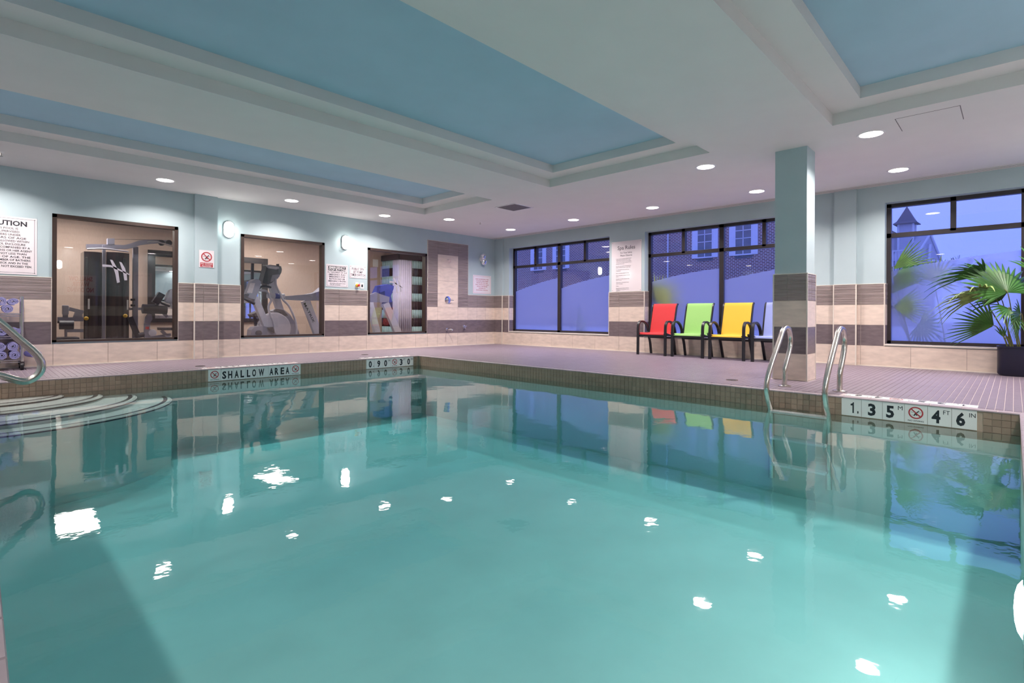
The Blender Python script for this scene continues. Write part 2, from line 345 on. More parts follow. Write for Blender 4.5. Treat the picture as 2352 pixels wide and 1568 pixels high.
# ------------------------------------------------------------------ wall tiling
ROWS = [('beige', 0.0, 0.30), ('dark', 0.30, 0.60), ('beige', 0.60, 0.90), ('accent', 0.90, 1.197)]
STRIPS = [0.048, 0.028, 0.040, 0.018, 0.052, 0.024, 0.016, 0.036, 0.035]
G_ = 0.0026
def tile_box(mb, ax, p, out, u0, u1, z0, z1, th=0.012):
    """a slab on plane ax = p, standing out by th in direction out"""
    a, b = (p, p + out * th)
    if ax == 'y': mb.box(u0 + G_, u1 - G_, a, b, z0 + G_, z1 - G_)
    else: mb.box(a, b, u0 + G_, u1 - G_, z0 + G_, z1 - G_)
def put_tile(parent, kind, ax, p, out, u0, u1, z0, z1):
    if u1 - u0 < 0.012: return
    mb = MB()
    if kind == 'accent' and z1 - z0 > 0.25:
        z = z0; r = random.Random(int(u0 * 100)); st = STRIPS[:]
        sc = (z1 - z0) / sum(st)
        for q in st: tile_box(mb, ax, p, out, u0, u1, z, z + q * sc, 0.012 + r.choice((0, .001, .002))); z += q * sc
    else: tile_box(mb, ax, p, out, u0, u1, z0, z1)
    mb.build('wall_tile', M[kind], parent)
def tile_run(parent, ax, p, out, u0, u1, joints, holes=(), rows=ROWS, top=True):
    """tile rows along a wall from u0 to u1, with running joints, left out where the windows are"""
    bed = MB()
    for kind, z0, z1 in rows:
        segs = [(u0, u1)]
        for h in holes:
            if h[2] < (z0 + z1) / 2 < h[3]:
                ns = []
                for a, b in segs:
                    if h[1] <= a or h[0] >= b: ns.append((a, b)); continue
                    if h[0] > a: ns.append((a, h[0]))
                    if h[1] < b: ns.append((h[1], b))
                segs = ns
        for a, b in segs:
            if b - a < 0.01: continue
            if ax == 'y': bed.box(a, b, p, p + out * 0.009, z0, z1)
            else: bed.box(p, p + out * 0.009, a, b, z0, z1)
            js = [a] + [j for j in joints if a + 0.02 < j < b - 0.02] + [b]
            for c, d in zip(js, js[1:]): put_tile(parent, kind, ax, p, out, c, d, z0, z1)
            if kind == 'accent' and top:
                e = MB()
                if ax == 'y': e.box(a, b, p, p + out * 0.015, z1, z1 + 0.009)
                else: e.box(p, p + out * 0.015, a, b, z1, z1 + 0.009)
                e.build('edge_trim', M['trim'], parent)
    bed.build('grout_bed', M['grout'], parent)
def vtrim(parent, x0, x1, y0, y1, z0=0, z1=1.2): bx('corner_trim', M['trim'], parent, x0, x1, y0, y1, z0, z1)
jg = [0.151 + 0.597 * k for k in range(-3, 5)]; jr = [3.116 + 0.5968 * k for k in range(0, 11)]
tile_run(wall_n, 'y', YG, -1, XL, 2.43, jg, GW)
tile_run(wall_n, 'y', YG, -1, 2.77, 7.015, jr, GW)
tile_run(wall_n, 'y', YG, -1, 7.015, XW, [7.295, 7.885, 8.49], (), ROWS[:2])
tile_run(wall_n, 'y', YG, -1, 7.015, 7.295, [], (), ROWS[2:], top=False)
tile_run(wall_n, 'y', YG, -1, 7.895, 8.2, [], (), ROWS[2:], top=False)
tile_run(wall_n, 'y', YG, -1, 7.295, 7.895, [], (), [ROWS[2]], top=False)
tile_run(wall_n, 'y', YG, -1, 8.2, XW, [8.49, 8.79], (), ROWS[2:])
# shower surround: dark border around a pale field
for z0, z1 in ((0.9, 1.2), (1.2, 1.495), (1.495, 1.81), (1.81, 2.095)): put_tile(wall_n, 'beige', 'y', YG, -1, 7.295, 7.895, z0, z1)
for x0, x1 in ((7.015, 7.295), (7.895, 8.2)):
    for z0 in (1.197, 1.497, 1.795): put_tile(wall_n, 'accent', 'y', YG, -1, x0, x1, z0, z0 + 0.298)
for x0, x1 in ((7.015, 7.295), (7.295, 7.6), (7.6, 7.895), (7.895, 8.2)): put_tile(wall_n, 'accent', 'y', YG, -1, x0, x1, 2.095, 2.385)
bx('grout_bed', M['grout'], wall_n, 7.015, 8.2, YG - 0.009, YG, 0.9, 2.385)
vtrim(wall_n, 7.007, 7.015, YG - 0.015, YG, 1.2, 2.392); bx('edge_trim', M['trim'], wall_n, 7.007, 8.208, YG - 0.015, YG, 2.385, 2.392); vtrim(wall_n, 8.2, 8.208, YG - 0.015, YG, 1.2, 2.392)
for a, b, _, _ in GW:
    vtrim(wall_n, a - 0.008, a, YG - 0.015, YG, 0.3, 1.2); vtrim(wall_n, b, b + 0.008, YG - 0.015, YG, 0.3, 1.2)
# cove strip along the foot of the walls
bx('cove_base', M['trim'], wall_n, XL, XW, YG - 0.03, YG, 0.0, 0.012)
# pilaster on the gym side
pil = tag(bx('wall_pilaster', M['wall'], None, 2.43, 2.755, YG - 0.06, YG, 0, H), 'shallow pale blue pilaster between first and second gym window', kind='structure')
tile_run(pil, 'y', YG - 0.06, -1, 2.43, 2.77, [2.55]); tile_run(pil, 'x', 2.43, -1, YG - 0.06, YG, [])
vtrim(pil, 2.416, 2.432, YG - 0.076, YG - 0.06); vtrim(pil, 2.763, 2.775, YG - 0.076, YG - 0.06)

je = [8.748 - 0.593 * k for k in range(0, 20)][::-1]
tile_run(wall_e, 'x', XW, -1, YB, YG, je, EW)
bx('cove_base', M['trim'], wall_e, XW - 0.03, XW, YB, YG, 0.0, 0.012)
for a, b, z0, z1 in EW:
    for yy in (a, b):
        o = 1 if yy == a else -1
        tile_run(wall_e, 'y', yy, o, XW, XW + 0.145, [], (), [('dark', 0.33, 0.60), ROWS[2], ROWS[3]])
        vtrim(wall_e, XW - 0.016, XW - 0.004, yy - 0.006, yy + 0.006, 0.3, 1.2)
    bx('window_sill', M['trim'], wall_e, XW - 0.02, XW + 0.15, a, b, z0 - 0.006, z0 + 0.014)
pil2 = tag(bx('wall_pilaster', M['wall'], None, XW - 0.06, XW, 1.684, 1.971, 0, H), 'shallow pale blue pilaster beside the window with the palm', kind='structure')
tile_run(pil2, 'x', XW - 0.06, -1, 1.684, 1.971, []); tile_run(pil2, 'y', 1.684, -1, XW - 0.06, XW, [])
vtrim(pil2, XW - 0.076, XW - 0.06, 1.674, 1.690); vtrim(pil2, XW - 0.076, XW - 0.06, 1.965, 1.977)
pil3 = tag(bx('wall_pilaster', M['wall'], None, XW - 0.05, XW, 9.114, YG, 0, H), 'narrow pale blue boxing in the far room corner', kind='structure')
tile_run(pil3, 'x', XW - 0.05, -1, 9.114, YG, [9.32]); tile_run(pil3, 'y', 9.114, -1, XW - 0.05, XW, [])
vtrim(pil3, XW - 0.066, XW - 0.05, 9.106, 9.118)
tile_run(wall_s, 'y', YB, 1, XL, XW, [0.2 + 0.597 * k for k in range(-4, 16)], (), [('beige', 0, 0.345), ('dark', 0.345, 0.645), ('beige', 0.645, 0.945), ('accent', 0.945, 1.242)])

# free-standing column
CXA, CXB, CYA, CYB = 6.43, 6.75, 1.66, 1.99
colm = tag(bx('column', M['wall'], None, CXA, CXB, CYA, CYB, 0, H), 'square blue-green column with tiled foot by pool ladder', kind='structure')
for kind, z0, z1 in ROWS:
    for ax, p, o, u0, u1 in (('x', CXA, -1, CYA - 0.012, CYB + 0.012), ('y', CYA, -1, CXA - 0.012, CXB + 0.012), ('x', CXB, 1, CYA - 0.012, CYB + 0.012), ('y', CYB, 1, CXA - 0.012, CXB + 0.012)):
        if kind == 'accent':
            z = z0; js = [u0, u0 + (u1 - u0) * 0.57, u1] if ax == 'x' else [u0, u0 + (u1 - u0) * .5, u1]
            for k, q in enumerate(STRIPS):
                for c, d in zip(js, js[1:]):
                    mb = MB(); tile_box(mb, ax, p, o, c, d, z, z + q, 0.012 + 0.002 * ((k * 7) % 3 == 0)); mb.build('wall_tile', M['accent'], colm)
                z += q
        else: put_tile(colm, kind, ax, p, o, u0, u1, z0, z1)
mb = MB(); mb.box(CXA - 0.009, CXB + 0.009, CYA - 0.009, CYB + 0.009, 0, 1.195); mb.build('grout_bed', M['grout'], colm)
for x in (CXA - 0.016, CXB + 0.002):
    for y in (CYA - 0.016, CYB + 0.002): vtrim(colm, x, x + 0.014, y, y + 0.014)
bx('edge_trim', M['trim'], colm, CXA - 0.015, CXB + 0.015, CYA - 0.015, CYB + 0.015, 1.197, 1.206)

# ------------------------------------------------------------------ deck
CW = 0.075
floor = MB()
for a in ((XL, PX0 - 0.01, YB, YG), (PX1 + 0.01, XW, YB, YG), (PX0 - 0.01, PX1 + 0.01, PY1 + 0.01, YG), (PX0 - 0.01, PX1 + 0.01, YB, PY0 - 0.01)): floor.box(*a, -0.10, -0.0035)
floor = tag(floor.build('floor', M['deckgrout']), 'mauve mosaic pool deck', kind='structure')
P_ = 0.0525
tiles = []
i0, i1 = math.floor(XL / P_), math.ceil(XW / P_); j0, j1 = math.floor(YB / P_), math.ceil(YG / P_)
DECKPL = [(5.535, 5.69, 0.20, 1.122), (2.12, 3.342, PY1 + 0.085, PY1 + 0.24), (4.417, 5.34, PY1 + 0.085, PY1 + 0.24)]
for i in range(i0, i1 + 1):
    for j in range(j0, j1 + 1):
        x0, y0 = i * P_ - 0.0125, j * P_ + 0.0; x1, y1 = x0 + P_, y0 + P_
        if PX0 - CW < x1 - .004 and x0 + .004 < PX1 + CW and PY0 - CW < y1 - .004 and y0 + .004 < PY1 + CW: continue
        if x0 < XL - .03 or x1 > XW - 0.03 + .03 or y0 < YB - .03 or y1 > YG: continue
        if CXA - .01 < x1 and x0 < CXB + .01 and CYA - .01 < y1 and y0 < CYB + .01: continue
        if any(d[0] - .01 < x1 - .01 and x0 + .01 < d[1] and d[2] < y1 - .01 and y0 + .01 < d[3] for d in DECKPL): continue
        tiles.append((x0, y0))
def in_view(x, y):
    d = Vector((x, y, -CAM_H)); w = d.dot(FWD)
    return w > 0.3 and abs(d.dot(RGT) / w) < 0.985
g = 0.0026; q = P_ - g
tm = MB().add([(g, g, 0), (q, g, 0), (q, q, 0), (g, q, 0), (g - .0006, g - .0006, -.0035), (q + .0006, g - .0006, -.0035), (q + .0006, q + .0006, -.0035), (g - .0006, q + .0006, -.0035)],
              [(0, 1, 2, 3), (4, 5, 1, 0), (5, 6, 2, 1), (6, 7, 3, 2), (7, 4, 0, 3)])
near = sorted([t for t in tiles if in_view(t[0] + .03, t[1] + .03)], key=lambda t: t[0] ** 2 + t[1] ** 2)[:300]
ns = set(near)
first = tm.build('floor_tile', M['deck'], floor); first.location = (*near[0], 0)
for t_ in near[1:]:
    o = first.copy(); COL.objects.link(o); o.location = (*t_, 0)
rest = np.array([t for t in tiles if t not in ns]); tv = np.array(tm.v); tf = np.array(tm.f)
V = (tv[None] + np.c_[rest, np.zeros(len(rest))][:, None, :]).reshape(-1, 3); Fc = (tf[None] + (np.arange(len(rest)) * 8)[:, None, None]).reshape(-1, 4)
me = bpy.data.meshes.new('floor_tile_field'); me.from_pydata(V.tolist(), [], Fc.tolist()); me.materials.append(M['deck'])
tag(link(bpy.data.objects.new('floor_tile_field', me), floor), kind='stuff')

# floor drains
def drain(label, x, y):
    t = thing('floor_drain', label, 'drain', (x, y, 0)); MB().lathe([(0.0, 0), (0.065, 0), (0.065, 0.004), (0.0, 0.004)], (x, y, 0)).build('rim', M['steel'], t)
    mb = MB()
    for k in range(-3, 4): w = math.sqrt(max(0.055 ** 2 - (k * .015) ** 2, 0)); mb.box(x - w, x + w, y + k * .015 - .004, y + k * .015 + .004, 0.003, 0.006)
    mb.build('grate', M['slot'], t)
drain('small round floor drain near column', 5.93, 2.28); drain('small round floor drain above shallow area marker', 2.157, 8.02)
drain('small round floor drain by far pool corner', 4.86, 8.35)

# ------------------------------------------------------------------ pool
basin = MB()
for a in ((PX0 - 0.2, PX0, PY0 - 0.2, PY1 + 0.2), (PX1, PX1 + 0.2, PY0 - 0.2, PY1 + 0.2), (PX0, PX1, PY1, PY1 + 0.2), (PX0, PX1, PY0 - 0.2, PY0)): basin.box(*a, -1.45, -0.235)
basin.box(PX0 - .2, PX1 + .2, PY0 - .2, PY1 + .2, -1.5, -1.0)
basin = tag(basin.build('pool_basin', M['basin']), 'pale plastered pool basin', kind='structure')
up = MB()                                        # upper band behind the waterline tiles
for a in ((PX0 - 0.06, PX0 - .006, PY0 - .06, PY1 + .06), (PX1 + .006, PX1 + 0.06, PY0 - .06, PY1 + .06), (PX0, PX1, PY1 + .006, PY1 + .06), (PX0, PX1, PY0 - .06, PY0 - .006)): up.box(*a, -0.24, -0.011)
up.build('waterline_bed', M['wgrout'], basin)
# coping: bullnose pieces along the four sides
def coping(x0, x1, y0, y1):
    n = max(1, round((x1 - x0 if x1 - x0 > y1 - y0 else y1 - y0) / 0.203)); r = 0.006
    for k in range(n):
        if x1 - x0 > y1 - y0: a, b, c, d = x0 + (x1 - x0) * k / n + .0012, x0 + (x1 - x0) * (k + 1) / n - .0012, y0, y1
        else: a, b, c, d = x0, x1, y0 + (y1 - y0) * k / n + .0012, y0 + (y1 - y0) * (k + 1) / n - .0012
        MB().add([(a, c, -.012), (b, c, -.012), (b, d, -.012), (a, d, -.012), (a, c, -.004), (b, c, -.004), (b, d, -.004), (a, d, -.004), (a + r, c + r * .5, .001), (b - r * .5, c + r * .5, .001), (b - r * .5, d - r, .001), (a + r, d - r, .001)],
                 [(3, 2, 1, 0), (0, 1, 5, 4), (1, 2, 6, 5), (2, 3, 7, 6), (3, 0, 4, 7), (4, 5, 9, 8), (5, 6, 10, 9), (6, 7, 11, 10), (7, 4, 8, 11), (8, 9, 10, 11)]).build('coping_tile', M['coping'], basin)
coping(PX1 - .006, PX1 + CW, PY0 - CW, PY1 + CW); coping(PX0, PX1 - .006, PY1 - .006, PY1 + CW)
coping(PX0 - CW, PX0 + .006, PY0 - CW, PY1 + CW); coping(PX0 + .006, PX1 - .006, PY0 - CW, PY0 + .006)
# waterline mosaic
def wl_boxes():
    out = []
    def run(n, fn, skip):
        for k in range(n):
            u0 = k * P_
            for rw in range(4):
                z1 = -0.012 - rw * P_; z0 = z1 - P_
                if rw < 3 and any(a - .02 < u0 + .026 < b for a, b in skip): continue
                out.append(fn(u0, z0, z1))
    run(int((PY1 - PY0) / P_), lambda u, a, b: ('x', PX1, -1, PY0 + u, PY0 + u + P_, a, b), [(0.2 - PY0, 1.122 - PY0)])
    run(int((PX1 - PX0) / P_), lambda u, a, b: ('y', PY1, -1, PX0 + u, PX0 + u + P_, a, b), [(2.12 - PX0, 3.342 - PX0), (4.417 - PX0, 5.34 - PX0)])
    run(int((PY1 - PY0) / P_), lambda u, a, b: ('x', PX0, 1, PY0 + u, PY0 + u + P_, a, b), [])
    run(int((PX1 - PX0) / P_), lambda u, a, b: ('y', PY0, 1, PX0 + u, PX0 + u + P_, a, b), [])
    return out
wb = wl_boxes()
def wkey(t):
    if t[2] == 1 or t[6] < WZ + .02: return 99
    c = Vector((t[1], (t[3] + t[4]) / 2, 0)) if t[0] == 'x' else Vector(((t[3] + t[4]) / 2, t[1], 0))
    return c.dot(FWD)
wb.sort(key=wkey); restw = MB()
for n_, t_ in enumerate(wb):
    mb = MB() if n_ < 300 else restw; gg = .0016
    if t_[0] == 'x': mb.box(t_[1] + t_[2] * -.006, t_[1] + t_[2] * .001, t_[3] + gg, t_[4] - gg, t_[5] + gg, t_[6] - gg)
    else: mb.box(t_[3] + gg, t_[4] - gg, t_[1] + t_[2] * -.006, t_[1] + t_[2] * .001, t_[5] + gg, t_[6] - gg)
    if n_ < 300: mb.build('waterline_tile', M['wline'], basin)
tag(restw.build('waterline_tile_field', M['wline'], basin), kind='stuff')
# entry steps: four curved treads in the corner, dark nosing on each
steps = thing('entry_steps', 'curved cream pool steps edged with dark stripes in the shallow corner', 'steps', (PX0, PY1, -1.0))
def arc(a, b, z, n=40): return [(PX0 + a * math.cos(PI / 2 * k / n), PY1 - b * math.sin(PI / 2 * k / n), z) for k in range(n + 1)]
def band(mb, a0, b0, a1, b1, z0, z1):
    p = arc(a0, b0, z0); r = arc(a1, b1, z1); n = len(p); mb.add(p + r, [(k, k + 1, n + k + 1, n + k) for k in range(n - 1)])
SZ = [-0.178, -0.208, -0.246, -0.30]; SA = [0.65, 0.985, 1.30, 1.64]; SB = [0.41, 0.78, 1.17, 1.47]
for k in range(4):
    a, b, z = SA[k], SB[k], SZ[k]; mb = MB(); top = arc(a - .02, b - .02, z); n = len(top)
    mb.add(top + [(PX0, PY1, z)], [tuple(range(n + 1))]); band(mb, a - .02, b - .02, a, b, z, z - .012); band(mb, a, b, a, b, z - .012, -1.0)
    t = mb.build('tread', M['basin'], steps)
    s_ = MB(); band(s_, a - .085, b - .085, a - .045, b - .045, z + .002, z + .002); band(s_, a - .045, b - .045, a - .045, b - .045, z + .002, z - .01); s_.build('nosing_stripe', M['navy'], t)
    s_ = MB(); band(s_, a + .002, b + .002, a + .002, b + .002, z - .012, z - .026); s_.build('riser_stripe', M['navy'], t)
tag(MB().box(PX0 - 0.05, PX1 + 0.05, PY0 - 0.05, PY1 + 0.05, -1.1, WZ).build('pool_water', M['water']), 'still clear turquoise water filling the pool', 'water', kind='stuff')
# underwater lamp in the near side wall
pl = thing('pool_light', 'glowing round underwater lamp in the side wall of the pool', 'pool light', (2.85, PY0, -0.42))
MB().lathe([(0.155, -0.02), (0.155, 0.004), (0.115, 0.012), (0.11, 0.0)], (2.85, PY0, -0.42), (0, 1, 0), 28).build('rim', M['steel'], pl)
MB().lathe([(0.11, 0.0), (0.108, 0.012), (0.085, 0.026), (0.05, 0.034), (0.0, 0.037)], (2.85, PY0, -0.42), (0, 1, 0), 28).build('lens', M['poollamp'], pl)

# ------------------------------------------------------------------ depth markers
def icon(mr, mi, c, ux, uy, r):
    c = Vector(c); ux = Vector(ux); uy = Vector(uy); un = ux.cross(uy)
    n = 28; vs = []
    for k in range(n):
        d = ux * math.cos(2 * PI * k / n) + uy * math.sin(2 * PI * k / n); vs += [c + d * r + un * .0014, c + d * r * .80 + un * .0014]
    mr.add(vs, [(2 * k, 2 * ((k + 1) % n), 2 * ((k + 1) % n) + 1, 2 * k + 1) for k in range(n)])
    def bar(m_, a, b, w, z):
        a = c + ux * a[0] * r + uy * a[1] * r; b = c + ux * b[0] * r + uy * b[1] * r; d = (b - a).normalized(); s_ = un.cross(d) * w * r
        m_.add([a + s_ + un * z, b + s_ + un * z, b - s_ + un * z, a - s_ + un * z], [(3, 2, 1, 0)])
    bar(mr, (-.6, .6), (.6, -.6), .09, .0018)
    for a, b, w in (((-.05, -.1), (.45, .38), .07), ((-.05, -.1), (-.25, -.5), .08), ((-.05, -.1), (.15, -.45), .07), ((-.7, .1), (-.25, .05), .025), ((.2, .05), (.7, .1), .025), ((-.6, -.4), (.0, -.45), .02), ((.2, -.4), (.6, -.4), .02)): bar(mi, a, b, w, .0011)
def marker(label, cells, org, ux, uy, grp=None):
    """a row of six-inch marker tiles; org = upper corner where reading starts; each cell = [(text, x, y, h, bold)] or 'icon'"""
    ux = Vector(ux); uy = Vector(uy); un = ux.cross(uy); org = Vector(org); s = 0.1525
    t = thing('depth_marker', label, 'depth marker', org, grp)
    for k, cell in enumerate(cells):
        a = org + ux * (s * k + .0012) ; b = org + ux * (s * (k + 1) - .0012); d = -uy * (s - .001)
        vs = [a, b, b + d, a + d]; vs = [v - un * .006 for v in vs] + [v + un * .0008 for v in vs]
        pt = MB().add(vs, [(0, 1, 2, 3), (7, 6, 5, 4), (0, 4, 5, 1), (1, 5, 6, 2), (2, 6, 7, 3), (3, 7, 4, 0)]).build('marker_tile', M['plate'], t)
        c = a + (b - a) * .5 + d * .5; mi = MB(); mr = MB()
        if cell == 'icon':
            icon(mr, mi, c + uy * .010, ux, uy, .050); put_text(mi, 'NO DIVING', c - uy * .062, ux, uy, .011, width=.105, fit=True, bold=.02)
            mr.build('no_diving_symbol', M['red'], pt)
        else:
            for tx, ox, oy, hh, w in cell:
                if mi.v: mi.build('lettering', M['ink'], pt); mi = MB()
                put_text(mi, tx, c + ux * ox + uy * oy, ux, uy, hh, width=w, fit=True, bold=.038 if hh > .05 else 0.0)
        mi.build('lettering', M['ink'], pt)
    return t
big = lambda ch, ox=0.0: (ch, ox, -.050, .096, .056)
c135 = [[big('1', .01), ('.', .05, -.046, .088, .010)], [big('3')], [big('5', -.022), ('M', .048, .02, .034, .032)], 'icon', [big('4', -.022), ('FT', .044, .02, .034, .042)], [big('6', -.022), ('IN', .048, .02, .034, .038)]]
c090 = [[big('0', -.005), ('.', .055, -.046, .088, .010)], [big('9')], [big('0', -.022), ('M', .048, .02, .034, .030)], 'icon', [big('3', -.022), ('FT', .044, .02, .034, .042)], [big('0', -.022), ('IN', .048, .02, .034, .036)]]
two = lambda a, b: [(a, -.036, -.05, .092, .052 if a != 'L' else .045), (b, .036, -.05, .092, .052 if b != 'L' else .045)]
csh = ['icon', two('S', 'H'), two('A', 'L'), two('L', 'O'), [('W', -.02, -.05, .092, .075)], two('A', 'R'), two('E', 'A'), 'icon']
marker('white tiles reading 1.35 M 4 FT 6 IN beside pool ladder', c135, (PX1 - .001, 1.118, -.012), WX, GZ)
marker('white marker tiles reading SHALLOW AREA on the far pool wall', csh, (2.121, PY1 - .001, -.012), GX, GZ)
marker('white tiles reading 0.90 M 3 FT 0 IN near far pool corner', c090, (4.42, PY1 - .001, -.012), GX, GZ)
marker('upside-down white number tiles flat in deck edge beside the ladder', c135, (5.536, 0.203, .0005), (0, 1, 0), (-1, 0, 0))
marker('white tiles reading SHALLOW AREA laid flat in the deck', csh, (3.342, PY1 + .0865, .0005), (-1, 0, 0), (0, -1, 0))
marker('white number tiles flat in the deck by far pool corner', c090, (5.335, PY1 + .0865, .0005), (-1, 0, 0), (0, -1, 0))

# ------------------------------------------------------------------ pool ladder and handrail
lad = thing('pool_ladder', 'stainless steel pool ladder with two looped rails', 'ladder', (5.8, 1.45, 0))
prof = [(5.80, 0.0), (5.80, 0.10), (5.815, 0.19), (5.92, 0.32), (5.985, 0.42), (5.985, 0.51), (5.93, 0.585), (5.83, 0.605), (5.73, 0.575), (5.65, 0.50), (5.50, 0.36), (5.37, 0.235), (5.285, 0.13), (5.255, 0.04), (5.285, -0.06), (5.36, -0.16), (5.405, -0.26), (5.41, -0.45), (5.41, -0.85)]
for y in (1.695, 1.205):
    r = MB().tube([(x, y, z) for x, z in prof], 0.0245, 14, smooth_path=5, ref=(0, 1, 0)).build('rail', M['steel'], lad)
    MB().lathe([(0.062, 0), (0.062, 0.010), (0.045, 0.016), (0.027, 0.020), (0.027, 0.03)], (5.80, y, 0.0)).build('flange', M['steel'], r)
for z in (-0.195, -0.45, -0.70):
    mb = MB().cbox((5.355, 1.45, z), (0.075, 0.47, 0.022), ch=.006)
    for k in (-1, 0, 1): mb.box(5.355 + k * .024 - .006, 5.355 + k * .024 + .006, 1.23, 1.67, z + .009, z + .014)
    mb.build('step', M['white'], lad)
hr = thing('handrail', 'bent stainless steel handrail reaching over the steps at the frame edge', 'handrail', (-0.5, 5.1, 0))
hp = [(-0.78, 5.1, 0), (-0.78, 5.1, 0.70), (-0.70, 5.1, 0.88), (-0.50, 5.1, 0.93), (-0.25, 5.1, 0.90), (0.0, 5.1, 0.775), (0.127, 5.1, 0.652), (0.216, 5.1, 0.545), (0.285, 5.1, 0.463), (0.328, 5.1, 0.400), (0.345, 5.1, 0.340), (0.332, 5.1, 0.283), (0.292, 5.1, 0.242), (0.240, 5.1, 0.232), (0.128, 5.1, 0.282), (-0.05, 5.1, 0.355), (-0.22, 5.1, 0.40), (-0.31, 5.1, 0.35), (-0.32, 5.1, 0.20), (-0.32, 5.1, 0)]
MB().tube(hp, 0.0255, 14, smooth_path=5, ref=(0, 1, 0)).build('rail', M['steel'], hr)
for x in (-0.78, -0.32): MB().lathe([(0.062, 0), (0.062, 0.010), (0.045, 0.016), (0.027, 0.02)], (x, 5.1, 0)).build('flange', M['steel'], hr)

# ------------------------------------------------------------------ outside windows (window_1..3)
def pane(name, m, par, x, y0, y1, z0, z1, th=.006): return bx(name, m, par, x, x + th, y0, y1, z0, z1)
FR = [((8.70, 1.300), (8.06, 1.450), (7.55, 1.545), (7.38, 1.572)), ]
def ewindow(n, a, b, lab, curves):
    w = thing('window_%d' % n, lab, None, (XW + .22, (a + b) / 2, 0.33), kind='structure')
    x0, x1 = XW + .145, XW + .225; z0, z1, zt = .330, 2.365, 1.905; fw = .055; c = (a + b) / 2 if n < 3 else -0.105
    for nm, q in (('frame_rail', (a, b, z0, z0 + .045)), ('frame_rail', (a, b, z1 - fw, z1)), ('frame_stile', (a, a + fw, z0, z1)), ('frame_stile', (b - fw, b, z0, z1)), ('transom', (a, b, zt - .032, zt + .032))):
        bx(nm, M['darkframe'], w, x0, x1, *q)
    bx('mullion', M['darkframe'], w, x0, x1, c - .04, c + .04, z0, z1)
    ups = [c - .72, c + .72] if n < 3 else [0.60]
    for u in ups: bx('mullion', M['darkframe'], w, x0, x1, u - .03, u + .03, zt, z1)
    ed = [a] + sorted(ups + [c]) + [b]
    for u, v in zip(ed, ed[1:]): pane('pane', M['glass'], w, x0 + .045, u + .02, v - .02, zt + .03, z1 - .04)
    for u, v, cv in ((a, c, curves[1]), (c, b, curves[0])):
        pane('pane', M['glass'], w, x0 + .045, u + .03, v - .03, z0 + .03, zt - .03)
        # wave-topped frosted film on the room side of the pane; cv gives the height at both ends and the middle
        N = 14; pts = [(u + .03, z0 + .03)]
        pts = [(u + .035 + (v - u - .07) * k / N, 0) for k in range(N + 1)]
        poly = [(v - .035, z0 + .03), (u + .035, z0 + .03)]
        for k in range(N + 1):
            t = k / N; poly.append((u + .035 + (v - u - .07) * t, cv[0] * (1 - t) * (1 - 2 * t) + cv[1] * 4 * t * (1 - t) + cv[2] * t * (2 * t - 1)))
        MB().add([(x0 + .042, p[0], p[1]) for p in poly], [tuple(range(len(poly)))]).build('frosted_film', M['frost'], w)
    return w
S_ = lambda z: .72 + (z - .72) * 1.0175
# film heights: (near end, middle, far end) of the right and the left half
ewindow(1, 6.03, 8.93, 'dark framed window with wave of frosted film beside room corner', ((S_(1.572), S_(1.455), S_(1.29)), (S_(1.56), S_(1.475), S_(1.325))))
ewindow(2, 2.315, 5.215, 'dark framed window with wave of frosted film behind the chairs', ((S_(1.567), S_(1.500), S_(1.375)), (S_(1.56), S_(1.47), S_(1.355))))
ewindow(3, -0.85, 1.345, 'dark framed window with frosted film behind the potted palm', ((S_(1.571), S_(1.495), S_(1.372)), (1.66, 1.63, 1.60)))

# ------------------------------------------------------------------ gym windows (window_4..6)
def decal_H(par, px0, py0, px1, py1, y):
    """two leaning strokes and a crossbar etched on the glass"""
    W_, Hh = px1 - px0, py1 - py0
    def q(u, v): p = aty(px0 + u * W_, py0 + v * Hh, y); return (p.x, p.z)
    mb = MB()
    for pl_ in ([(.27, 0), (.36, .02), (.46, .22), (.56, .48), (.62, .96), (.52, 1.0), (.46, .62), (.40, .38)], [(.60, .09), (.68, .12), (.80, .36), (.86, .62), (.88, .88), (.78, .88), (.73, .55), (.66, .30)], [(0.0, .20), (.30, .235), (.60, .40), (1.0, .64), (.97, .67), (.60, .47), (.30, .32), (0, .30)]):
        mb.prism([q(*p) for p in pl_], 'y', y - .0015, y - .0005)
    mb.build('etched_logo', M['decal'], par)
def gwindow(n, a, b, z0, z1, lab):
    w = thing('window_%d' % n, lab, None, ((a + b) / 2, YG + .05, z0), kind='structure'); fw = .048
    for nm, q in (('frame_rail', (a, b, z0, z0 + .030)), ('frame_rail', (a, b, z1 - fw, z1)), ('frame_stile', (a, a + fw, z0, z1)), ('frame_stile', (b - fw, b, z0, z1))):
        bx(nm, M['bronze'], w, q[0], q[1], YG - .018, YG + .10, q[2], q[3])
    bx('pane', M['gymglass'], w, a + .03, b - .03, YG + .057, YG + .063, z0 + .02, z1 - .03)
    return w
w4 = gwindow(4, *GW[0], 'bronze framed interior window looking onto weight machine'); w5 = gwindow(5, *GW[1], 'bronze framed interior window looking onto cross trainer'); w6 = gwindow(6, *GW[2], 'bronze framed interior window looking onto striped curtain')
decal_H(w4, 235, 596, 300, 650, YG + .056); decal_H(w6, 895, 638, 926, 674, YG + .056)

